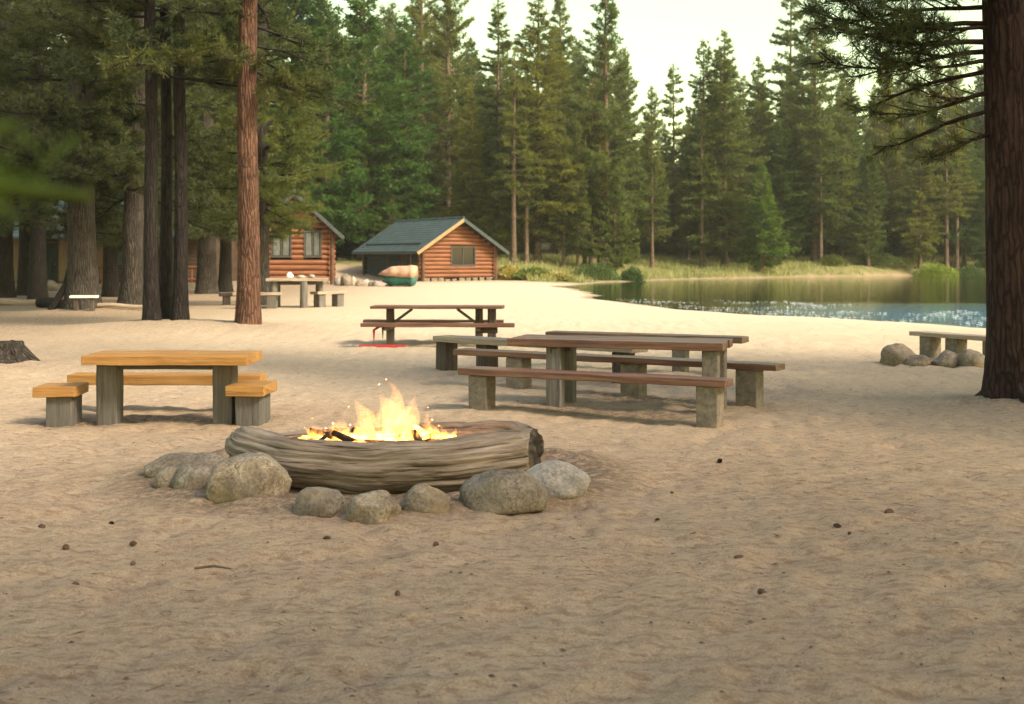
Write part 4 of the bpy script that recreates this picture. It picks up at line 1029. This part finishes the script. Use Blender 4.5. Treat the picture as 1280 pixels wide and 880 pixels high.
def tongue(cx, cy, z0, h, r, seed, mat):
    rgg = np.random.default_rng(seed); m = 16; s_ = np.linspace(0, 1, m); ph = rgg.uniform(0, 6.28, 4)
    P = np.stack([cx + .16 * h * np.sin(s_ * 4.2 + ph[0]) * s_ + .05 * h * np.sin(s_ * 11 + ph[1]) * s_, cy + .1 * h * np.sin(s_ * 4 + ph[2]) * s_, z0 + h * s_], -1)
    rad = r * (np.sin(np.pi * np.clip(s_ * .8 + .16, 0, 1)) ** 1.0) * (1 - s_ ** 2.2) * (1 + .25 * np.sin(s_ * 9 + ph[3])) + .002
    mb = MB(); mb.tube(P, rad, 14, True, .30, seed, 0, 1.0); return mb.build('flame', mat, fire)
for k in range(26):
    cx = -.62 + 1.22 * (k + rg.random()) / 26; cy = rg.uniform(-.14, .14); env = math.exp(-((cx - .06) / .40) ** 2)
    h = .11 + .10 * rg.random() + env * rg.uniform(.03, .15); r = rg.uniform(.05, .085)
    tongue(cx, cy, .17, h, r, 700 + k, M['flame'])
    if k % 2 == 0: tongue(cx + .02, cy, .16, h * .55, r * .9, 730 + k, M['flamecore'])
for k, (cx, cy, z0, h, r) in enumerate([(-.5, 0, .2, .24, .06), (-.3, .05, .22, .30, .07), (-.1, 0, .25, .40, .09), (.03, .03, .26, .44, .10), (.12, 0, .26, .48, .11), (.24, 0, .26, .40, .10), (.4, .02, .22, .30, .06)]):
    tongue(cx, cy, z0, h, r, 760 + k, M['flamethin'])

# ------------------------------------------------------------------ near trees
def trunk_mesh(H, r0, r1, seed, n=28, step=.12, flare=.5, flare_h=.35, lean=(0, 0), ridges=.02, rough=.06, base=(0, 0), roots=0, bend=0.0):
    mb = MB(); zs = [-.25]
    while zs[-1] < H: zs.append(zs[-1] + (step if zs[-1] < 8.5 else .6))
    zs = np.array(zs); t = np.clip(zs / H, 0, 1)
    rad = (r0 + (r1 - r0) * t) * (1 + flare * np.exp(-np.maximum(zs, 0) / flare_h))
    P = np.stack([base[0] + lean[0] * zs + bend * np.sin(zs * .9 + seed), base[1] + lean[1] * zs, zs], -1)
    V = mb.tube(P, rad, n, True, rough, seed, ridges)
    if roots:
        rg = np.random.default_rng(seed)
        for k in range(roots):
            a = 2 * math.pi * (k + rg.uniform(-.3, .3)) / roots; L = r0 * rg.uniform(2.0, 3.0)
            mb.tube([(base[0] + math.cos(a) * r0 * .5, base[1] + math.sin(a) * r0 * .5, .30), (base[0] + math.cos(a) * L * .55, base[1] + math.sin(a) * L * .55, .07), (base[0] + math.cos(a) * L, base[1] + math.sin(a) * L, -.10)], [r0 * .42, r0 * .3, r0 * .12], 12, True, .2, seed + k, .01)
    return mb

def pine_boughs(seed, specs, tuft=.19, wid=.012, needles=22, mat='nearpine', barkm='barkdark', dens=5.0, parent=None, spread=.42, dry=0.0, name='crown'):
    """specs: (start point, azimuth, elevation, length). Limbs with side twigs, each twig ending in bottle-brush tufts."""
    rg = np.random.default_rng(seed); mb = MB(); C0, DD = [], []
    for (b0, az, el, L) in specs:
        b0 = np.array(b0, float); o = np.array([math.cos(az) * math.cos(el), math.sin(az) * math.cos(el), math.sin(el)]); sv = np.array([-math.sin(az), math.cos(az), 0]); up = np.array([0, 0, 1.0])
        w1, w2 = rg.uniform(0, 6.28, 2)
        def pt(u): return b0 + o * L * u + up * (-.18 * L * u * u + .16 * L * u ** 3) + (sv * math.sin(u * 5 + w1) + up * math.sin(u * 6 + w2)) * .05 * L * u
        us = np.linspace(0, 1, 7); r0 = .012 + .011 * L
        mb.tube([pt(u) for u in us], r0 * (1 - us * .8), 6, False, .1, seed)
        m = max(4, int(L * dens))
        for k in range(m):
            u = .18 + .82 * (k + rg.random()) / m; p = pt(u); s_ = 1 if rg.random() < .5 else -1
            tl = spread * L * (1.15 - u) * rg.uniform(.5, 1.1) + .12
            td = unit(o * .7 + sv * s_ * rg.uniform(.4, 1.0) + up * rg.uniform(-.35, .5)); q1 = p + td * tl + up * .06 * tl
            mb.tube([p, (p + q1) / 2 - up * .04 * tl, q1], [r0 * .4, r0 * .28, .004], 4, False)
            for f in np.linspace(.35, 1.0, max(2, int(tl * 6))):
                C0.append(p + (q1 - p) * f + rg.normal(size=3) * .02); DD.append(unit(td + up * .25))
                if tl > .5 and rg.random() < .8:
                    e_ = unit(td + rg.normal(size=3) * .8 + up * .2); c = C0[-1] + e_ * rg.uniform(.1, .3); mb.tube([C0[-1], c], [.006, .003], 3, False); C0.append(c); DD.append(e_)
        C0.append(pt(1.0)); DD.append(o)
    C0 = np.array(C0); DD = np.array(DD); n = len(C0)
    P = np.repeat(C0, needles, 0) - np.repeat(DD, needles, 0) * (rg.random((n * needles, 1)) * .10)
    D = np.repeat(DD, needles, 0) * .45 + rg.normal(size=(n * needles, 3)) * .6
    me = blades(name, P, D, tuft * rg.uniform(.7, 1.15, n * needles), wid, M[mat], seed)
    co = bpy.data.objects.new(name, me); link(co, parent)
    lb = mb.build('limbs', M[barkm], parent)
    return co, lb

def pine_specs(seed, z0, z1, n, L0, L1, up0=-.15, up1=.5, az=None, base=(0, 0), lean=(0, 0)):
    rg = np.random.default_rng(seed); out = []
    for k in range(n):
        t = (k + rg.random()) / n; z = z0 + (z1 - z0) * t; a = rg.uniform(0, 6.28) if az is None else rg.uniform(*az)
        out.append(((base[0] + lean[0] * z, base[1] + lean[1] * z, z), a, up0 + (up1 - up0) * t + rg.normal() * .1, (L0 + (L1 - L0) * t) * rg.uniform(.65, 1.1)))
    return out

# big dark trunk at the frame edge
x, y = at(1266, 13.45), 13.45
t = thing('pine_tree', 'big dark trunked pine with drooping branches standing closest over the lake', 'tree', (x, y, g(x, y) - .1), 0)
trunk_mesh(17, .255, .17, 5, 72, .06, .45, .4, (-.022, .0), .03, .05, roots=5).build('trunk', M['barkshade'], t)
sp = []
W_ = math.pi
for (z, az, el, L) in [(4.95, 3.05, .0, 1.75), (4.75, 3.3, .02, 1.7), (4.55, 3.35, .05, 1.95), (4.45, 2.7, .05, 1.7), (4.25, 2.95, .08, 2.05), (4.2, 3.6, .0, 1.5), (4.05, 3.25, .04, 2.0), (3.95, 3.0, -.05, 1.9), (3.85, 3.5, -.08, 1.5), (3.75, 2.8, -.18, 1.6),
                       (3.5, 3.2, -.2, 1.5), (3.3, 3.05, -.26, 1.4), (3.05, 3.3, -.30, 1.0), (4.85, 2.7, .10, 1.9), (5.1, 3.2, .05, 1.9), (5.3, 2.9, .0, 2.0), (5.3, 3.6, .05, 1.9), (5.5, 3.1, .0, 1.8), (5.7, 3.3, -.05, 1.9), (5.2, 4.2, 0, 1.7), (4.6, 4.6, -.1, 1.5), (5.0, 2.2, 0, 1.8)]:
    sp.append(((-.022 * z - .1, 0, z), az, el, L))
pine_boughs(31, [q for q in sp if q[0][2] > 3.9], .15, .009, 38, 'nearpine', 'barkshade', 7.5, t, .46)
pine_boughs(36, [q for q in sp if q[0][2] <= 3.9], .14, .009, 36, 'nearpine', 'barkshade', 5.5, t, .42)
sp = pine_specs(33, 5.8, 16.5, 75, 3.1, .8, -.05, .6, lean=(-.022, 0))
pine_boughs(34, sp, .24, .03, 12, 'nearpine', 'barkshade', 3.2, t, .45)
# a few dead brown sprays
for k, (z_, az_, el_, L_) in enumerate([(3.05, 3.3, -.3, .75), (3.5, 3.0, -.1, .7)]):
    pine_boughs(37 + k, [((-.022 * z_ - .1, -.05, z_), az_, el_, L_)], .13, .010, 18, 'drypine', 'barkshade', 7.0, t, .35, name='dead_spray')

# three close dark trunks
def tall_pine(label, px, Y, r0, lean, seed, mat, crown=None, H=19, name='pine_tree', flare=.45, group='pines in front of the lodge', n=34, leafm='nearpine', ridges=.03):
    x = at(px, Y); t = thing(name, label, 'tree', (x, Y, g(x, Y) - .1), 0, group)
    trunk_mesh(H, r0, r0 * .45, seed, n, .12, flare, .6, lean, ridges, .07, bend=.02).build('trunk', M[mat], t)
    if crown: pine_boughs(seed + 90, crown, .19, .018, 24, leafm, 'barkdark', 3.8, t, .48)
    return t
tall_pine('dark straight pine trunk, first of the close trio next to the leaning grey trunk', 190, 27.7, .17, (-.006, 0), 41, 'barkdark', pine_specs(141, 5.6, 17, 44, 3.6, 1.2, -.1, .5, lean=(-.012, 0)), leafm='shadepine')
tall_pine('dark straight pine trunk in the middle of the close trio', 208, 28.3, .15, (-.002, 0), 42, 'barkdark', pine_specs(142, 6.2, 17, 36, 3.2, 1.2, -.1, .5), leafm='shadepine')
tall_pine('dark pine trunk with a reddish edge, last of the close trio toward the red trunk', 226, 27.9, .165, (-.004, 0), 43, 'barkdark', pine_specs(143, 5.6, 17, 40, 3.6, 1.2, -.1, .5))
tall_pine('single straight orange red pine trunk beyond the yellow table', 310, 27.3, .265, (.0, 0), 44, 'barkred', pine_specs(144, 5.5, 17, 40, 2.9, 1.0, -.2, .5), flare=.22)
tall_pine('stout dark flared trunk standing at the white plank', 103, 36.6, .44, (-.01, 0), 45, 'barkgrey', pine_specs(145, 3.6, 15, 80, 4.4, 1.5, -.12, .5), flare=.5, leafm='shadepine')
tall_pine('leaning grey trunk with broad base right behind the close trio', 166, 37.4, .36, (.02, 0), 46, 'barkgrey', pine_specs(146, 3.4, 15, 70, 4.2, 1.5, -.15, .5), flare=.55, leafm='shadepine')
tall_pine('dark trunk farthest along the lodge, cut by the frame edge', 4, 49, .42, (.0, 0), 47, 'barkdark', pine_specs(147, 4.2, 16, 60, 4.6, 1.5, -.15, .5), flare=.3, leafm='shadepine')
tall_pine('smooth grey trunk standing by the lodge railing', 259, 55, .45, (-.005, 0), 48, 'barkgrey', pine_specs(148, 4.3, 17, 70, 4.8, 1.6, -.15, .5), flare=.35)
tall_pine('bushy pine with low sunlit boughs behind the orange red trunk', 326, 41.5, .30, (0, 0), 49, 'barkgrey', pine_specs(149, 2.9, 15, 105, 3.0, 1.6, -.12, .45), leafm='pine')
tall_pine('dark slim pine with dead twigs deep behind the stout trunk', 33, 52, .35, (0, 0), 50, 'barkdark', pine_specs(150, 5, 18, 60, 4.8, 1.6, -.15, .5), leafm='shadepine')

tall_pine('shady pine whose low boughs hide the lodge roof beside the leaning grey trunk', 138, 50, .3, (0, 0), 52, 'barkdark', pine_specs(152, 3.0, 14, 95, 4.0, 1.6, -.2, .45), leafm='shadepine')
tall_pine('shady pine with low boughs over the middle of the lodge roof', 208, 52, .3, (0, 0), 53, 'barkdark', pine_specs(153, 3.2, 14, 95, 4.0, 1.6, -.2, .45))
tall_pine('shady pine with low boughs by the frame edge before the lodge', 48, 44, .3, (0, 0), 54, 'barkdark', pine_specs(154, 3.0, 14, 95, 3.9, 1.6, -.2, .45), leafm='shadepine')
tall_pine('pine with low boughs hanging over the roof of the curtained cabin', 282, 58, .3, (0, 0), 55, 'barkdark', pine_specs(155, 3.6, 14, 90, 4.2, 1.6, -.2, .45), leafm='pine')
# pines of the same grove that stand outside the picture; they throw the shade over the sand
K['grove'] = tall_pine('pine of the grove on the camera side of the lake', 2200, 9, .26, (0, 0), 51, 'barkred', pine_specs(151, 4.5, 16.5, 95, 3.3, 1.2, -.1, .5), group=None)
gr = K['grove']; gr.location = (16.5, 3.0, 0); tag(gr, None, None, 'pines of the grove outside the picture')
for k, (x, y, s) in enumerate([(6.0, -1.0, 1.0), (9.5, -4.5, 1.05), (12.5, .5, 1.1), (11.8, 9.0, .9), (15.0, 12.5, 1.0), (14.0, -5.0, 1.15), (7.0, -9.0, 1.1), (20.0, 7.0, 1.15), (0.5, -9.0, 1.1)]):
    plant(gr, 'pine_tree', 'pine of the grove on the camera side of the lake', 'tree', x, y, k * 1.3, s, 'pines of the grove outside the picture')

# sapling beside the camera, its twig hangs into view out of focus
x, y = -.93, .80
t = thing('young_pine', 'bright green pine twig hanging close and out of focus over the lodge', 'tree', (x, y, g(x, y) - .05), 0)
mb = MB(); mb.tube([(0, 0, -.1), (.02, 0, 1.2), (0, .02, 2.6)], [.03, .024, .008], 10, True, .1, 2); mb.build('trunk', M['barkgrey'], t)
pine_boughs(71, [((.02, 0, 1.77), .03, .0, .49), ((.02, 0, 1.73), -.06, .04, .51), ((.02, 0, 1.69), .04, .08, .49), ((.02, 0, 1.66), -.02, .10, .46), ((.0, 0, 1.95), 2.5, .2, .4), ((.0, 0, 1.6), 3.8, .2, .4), ((.0, 0, 2.2), 1.2, .4, .3)], .05, .0028, 18, 'freshpine', 'freshpine', 15, t, .18)

# ------------------------------------------------------------------ stump, logs, planks under the pines
x, y = at(4, 18.4), 18.4
st = thing('tree_stump', 'low broken dark tree stump with splayed roots at the frame edge', 'stump', (x, y, g(x, y) - .05), 0)
mb = MB(); m = 7; zs = np.linspace(-.05, .30, m)
V = mb.tube(np.stack([0 * zs, 0 * zs, zs], -1), .30 * (1 + .55 * np.exp(-np.maximum(zs, 0) / .10)), 48, False, .18, 77, .05)
top = V[-1]; cen = top.mean(0); hgt = .05 * fbm(top * 12, 5, 3)
rim = top + np.stack([0 * hgt, 0 * hgt, hgt], -1); inn = cen + (top - cen) * .6 + np.array([0, 0, -.05]); cc = np.array([cen + np.array([0, 0, -.07])])
vs = np.concatenate([top, rim, inn, cc]); n = 48
fs = [(k * n + j, k * n + (j + 1) % n, (k + 1) * n + (j + 1) % n, (k + 1) * n + j) for k in range(2) for j in range(n)] + [(2 * n + j, 2 * n + (j + 1) % n, 3 * n) for j in range(n)]
mb.add(vs.tolist(), fs, None, False)
for k in range(7):
    a = k * .9 + .3; L = .5 + .12 * math.sin(k * 3)
    mb.tube([(math.cos(a) * .24, math.sin(a) * .24, .16), (math.cos(a) * L * .75, math.sin(a) * L * .75, .06), (math.cos(a) * L * 1.1, math.sin(a) * L * 1.1, -.05)], [.12, .08, .03], 10, True, .25, k, .012)
mb.build('stump_wood', M['barkgrey'], st)

def fallen(label, p0, p1, r, mat, seed, name='fallen_log'):
    mb = MB(); P = [(p0[0] + (p1[0] - p0[0]) * u, p0[1] + (p1[1] - p0[1]) * u, g(p0[0], p0[1]) + r * .85 + .03 * math.sin(u * 6)) for u in np.linspace(0, 1, 14)]
    mb.tube(P, [r * (1.05 - .2 * u) for u in np.linspace(0, 1, 14)], 18, True, .12, seed, .02); o = mb.build(name, M[mat]); tag(o, label, 'log'); return o
fallen('pale fallen log lying along the edge of the shade by the lodge', (at(-30, 41), 41), (at(48, 41.5), 41.5), .13, 'palewood', 81)
fallen('dark fallen log lying against the stout flared trunk', (at(50, 40), 40), (at(92, 39), 39), .18, 'barkdark', 82)
fallen('thin pale pole lying at the foot of the leaning grey trunk', (at(128, 37), 36.4), (at(182, 36), 36.3), .07, 'palewood', 83, 'fallen_pole')
x, y = at(105, 35.6), 35.6
b = thing('plank_seat', 'small white plank seat in front of the stout flared trunk', 'seat', (x, y, g(x, y)), R(3))
timber('seat', (.78, .28, .07), M['whiteplank'], b, (0, 0, .42), seed=91)
for u in (-.22, .24): timber('leg', (.5, .12, .16), M['darkpost'], b, (u, 0, .134), 0, 2, 92 + u, .004, .01)
o = boulder('boulder', 'small grey stone by the lodge porch step', 'boulder', (at(62, 60), 60, g(at(62, 60), 60) - .05), (.9, .7, .6), 340, M['stone'], 0, sub=3)
# leaning roots / dead limb beside the stout trunk
mb = MB(); x, y = at(78, 36.3), 36.3; z = g(x, y)
mb.tube([(x - .35, y, z - .05), (x + .05, y + .1, z + .7), (x + .32, y + .25, z + 1.9)], [.12, .10, .06], 12, True, .15, 84, .015); o = mb.build('dead_limb', M['barkdark']); tag(o, 'dark dead limb leaning on the stout flared trunk', 'branch')

# ------------------------------------------------------------------ small things on the sand
spots = [(1046, 655, .055, .05, 'dark round cone lying farthest out on the open sand', 'pine_cone'), (1111, 641, .085, .035, 'flat reddish clod near the dark round cone', 'clod'), (1062, 663, .035, .025, 'tiny dark chip below the dark round cone', 'clod'),
         (900, 578, .06, .035, 'dark cone on the sand below the concrete bench leg', 'pine_cone'), (840, 617, .03, .02, 'small dark chip on the sand past the pale broad boulder', 'clod'), (740, 568, .035, .025, 'small dark chip close to the stick by the log end', 'clod'),
         (82, 685, .06, .04, 'dark cone lying by itself near the frame corner', 'pine_cone'), (167, 683, .05, .04, 'brown cone in the sand below the tilted boulder', 'pine_cone'), (52, 654, .07, .03, 'flat brown bark flake near the frame edge', 'clod'),
         (139, 649, .05, .045, 'upright brown cone just outside the fire ring boulders', 'pine_cone'), (94, 728, .045, .03, 'brown chip lowest on the sand near the corner cone', 'clod'), (166, 704, .04, .03, 'brown chip just below the brown cone', 'clod'),
         (409, 676, .05, .035, 'dark cone on the sand straight before the egg shaped stone', 'pine_cone'), (545, 680, .04, .03, 'dark chip on the sand before the brown fire stone', 'clod'), (497, 744, .04, .03, 'dark chip alone on the nearest sand', 'clod'),
         (953, 738, .05, .03, 'brown clod on the near sand below the dark round cone', 'clod'), (924, 700, .06, .02, 'flat dark crumb in the rippled near sand', 'clod'), (822, 646, .035, .025, 'small dark cone in the sand right of the domed boulder', 'pine_cone')]
def cone_mesh(seed, L, Wd):
    mb = MB(); k = 0
    for i in range(9):
        t = i / 8; r = Wd / 2 * (math.sin(math.pi * (t * .8 + .15)) + .1); z = -L / 2 + L * t
        for j in range(8):
            a = 2 * math.pi * (j + .5 * (i % 2)) / 8; c, s_ = math.cos(a), math.sin(a); wd = r * .42
            mb.add([(z, r * .55 * c - wd * s_, r * .55 * s_ + wd * c), (z, r * .55 * c + wd * s_, r * .55 * s_ - wd * c), (z + L * .16, r * 1.05 * c + wd * .6 * s_, r * 1.05 * s_ - wd * .6 * c), (z + L * .16, r * 1.05 * c - wd * .6 * s_, r * 1.05 * s_ + wd * .6 * c)], [(0, 1, 2, 3)])
    mb.tube([(-L / 2, 0, 0), (0, 0, 0), (L / 2, 0, 0)], [Wd * .15, Wd * .3, Wd * .12], 8, True); return mb
for k, (px, py, wd, h, lab, nm) in enumerate(spots):
    Y = F * CAMH / (py - HOR); x = at(px, Y); z = float(height(x, Y, True)[0])
    if nm == 'pine_cone':
        wd *= .65; o = cone_mesh(k, wd * 1.25, wd * .85).build('pine_cone', M['cone']); o.location = (x, Y, z + wd * .33); o.rotation_euler = (0, .15, k * 1.3); tag(o, lab, 'pine cone', 'cones and crumbs on the sand')
    else:
        boulder('clod', lab, 'clod', (x, Y, z - .008), (wd, wd * .7, h), 360 + k, M['cone'], k, 'cones and crumbs on the sand', sub=2)
x, y = at(262, 6.4), 6.4
Y = F * CAMH / (712 - HOR); x0, x1 = at(243, Y), at(290, Y)
mb = MB(); mb.tube([(x0, Y, g(x0, Y) + .012), ((x0 + x1) / 2, Y + .02, g(x0, Y) + .02), (x1, Y - .02, g(x1, Y) + .014)], [.006, .008, .004], 6, True, .2, 3); o = mb.build('twig', M['twig']); tag(o, 'thin dry twig lying on the near sand before the block boulder', 'twig')
# uncountable crumbs
rg = np.random.default_rng(12); n = 1100
y = 4 + 22 * rg.random(n) ** 1.6; x = rg.uniform(-.45, .45, n) * y
e = np.sqrt(((x - RING[0]) / 1.75) ** 2 + ((y - RING[1] + .1) / 1.42) ** 2); k = e > .75; x, y = x[k], y[k]; n = len(x)
z = height(x, y, True); L = rg.uniform(.006, .022, n) * rg.random(n) ** .4; a = rg.uniform(0, 3.14, n)
c = np.stack([x, y, z + L * .15], -1); dx = np.stack([np.cos(a) * L, np.sin(a) * L, 0 * L], -1); dy = np.stack([-np.sin(a) * L * .4, np.cos(a) * L * .4, 0 * L], -1); dz = np.stack([0 * L, 0 * L, L * .45], -1)
V = np.stack([c - dx, c - dy, c + dx, c + dy, c + dz], 1).reshape(-1, 3)
b_ = np.arange(n)[:, None] * 5; T = np.concatenate([b_ + np.array([[0, 1, 4]]), b_ + np.array([[1, 2, 4]]), b_ + np.array([[2, 3, 4]]), b_ + np.array([[3, 0, 4]])])
o = bpy.data.objects.new('ground_litter', npmesh('ground_litter', V, T, M['twig'], V, n=3)); link(o); tag(o, 'scattered crumbs of bark and twig on the sand', 'litter', kind='stuff')

# ------------------------------------------------------------------ the air over the lake
m_, t_ = NT('haze')
pv = nd(t_, 'ShaderNodeVolumePrincipled', {'Color': c4((1.0, .96, .80)), 'Density': 0.00032, 'Anisotropy': .25}); nd(t_, 'ShaderNodeOutputMaterial', {'Volume': pv.outputs[0]})
mb = MB(); mb.box((-540, -320, -5.0), (540, 640, 62)); o = mb.build('haze', m_); tag(o, 'thin warm haze in the air over the lake and the wood', 'haze', kind='stuff')

rg = np.random.default_rng(14); n = 5200
y = 3.6 + 30 * rg.random(n) ** 1.5; x = rg.uniform(-.46, .46, n) * y; q = np.stack([x, y, 0 * x], -1)
k = (fbm(q / 1.3, 91, 2) > -.05); x, y = x[k], y[k]; n = len(x); a = rg.uniform(0, 6.28, n)
P = np.stack([x, y, height(x, y, True) + .004], -1); D = np.stack([np.cos(a), np.sin(a), rg.uniform(-.02, .10, n)], -1)
me = blades('pine_needle_litter', P, D, rg.uniform(.03, .11, n), .004, M['twig'], 14); fa = me.attributes.new('flow', 'FLOAT_VECTOR', 'POINT')
vv = np.empty(len(me.vertices) * 3, np.float32); me.vertices.foreach_get('co', vv); fa.data.foreach_set('vector', vv)
o = bpy.data.objects.new('pine_needle_litter', me); link(o); tag(o, 'fallen brown pine needles strewn over the sand', 'litter', kind='stuff')

for k_ in list(K):
    if k_ != 'grove': drop(K[k_])
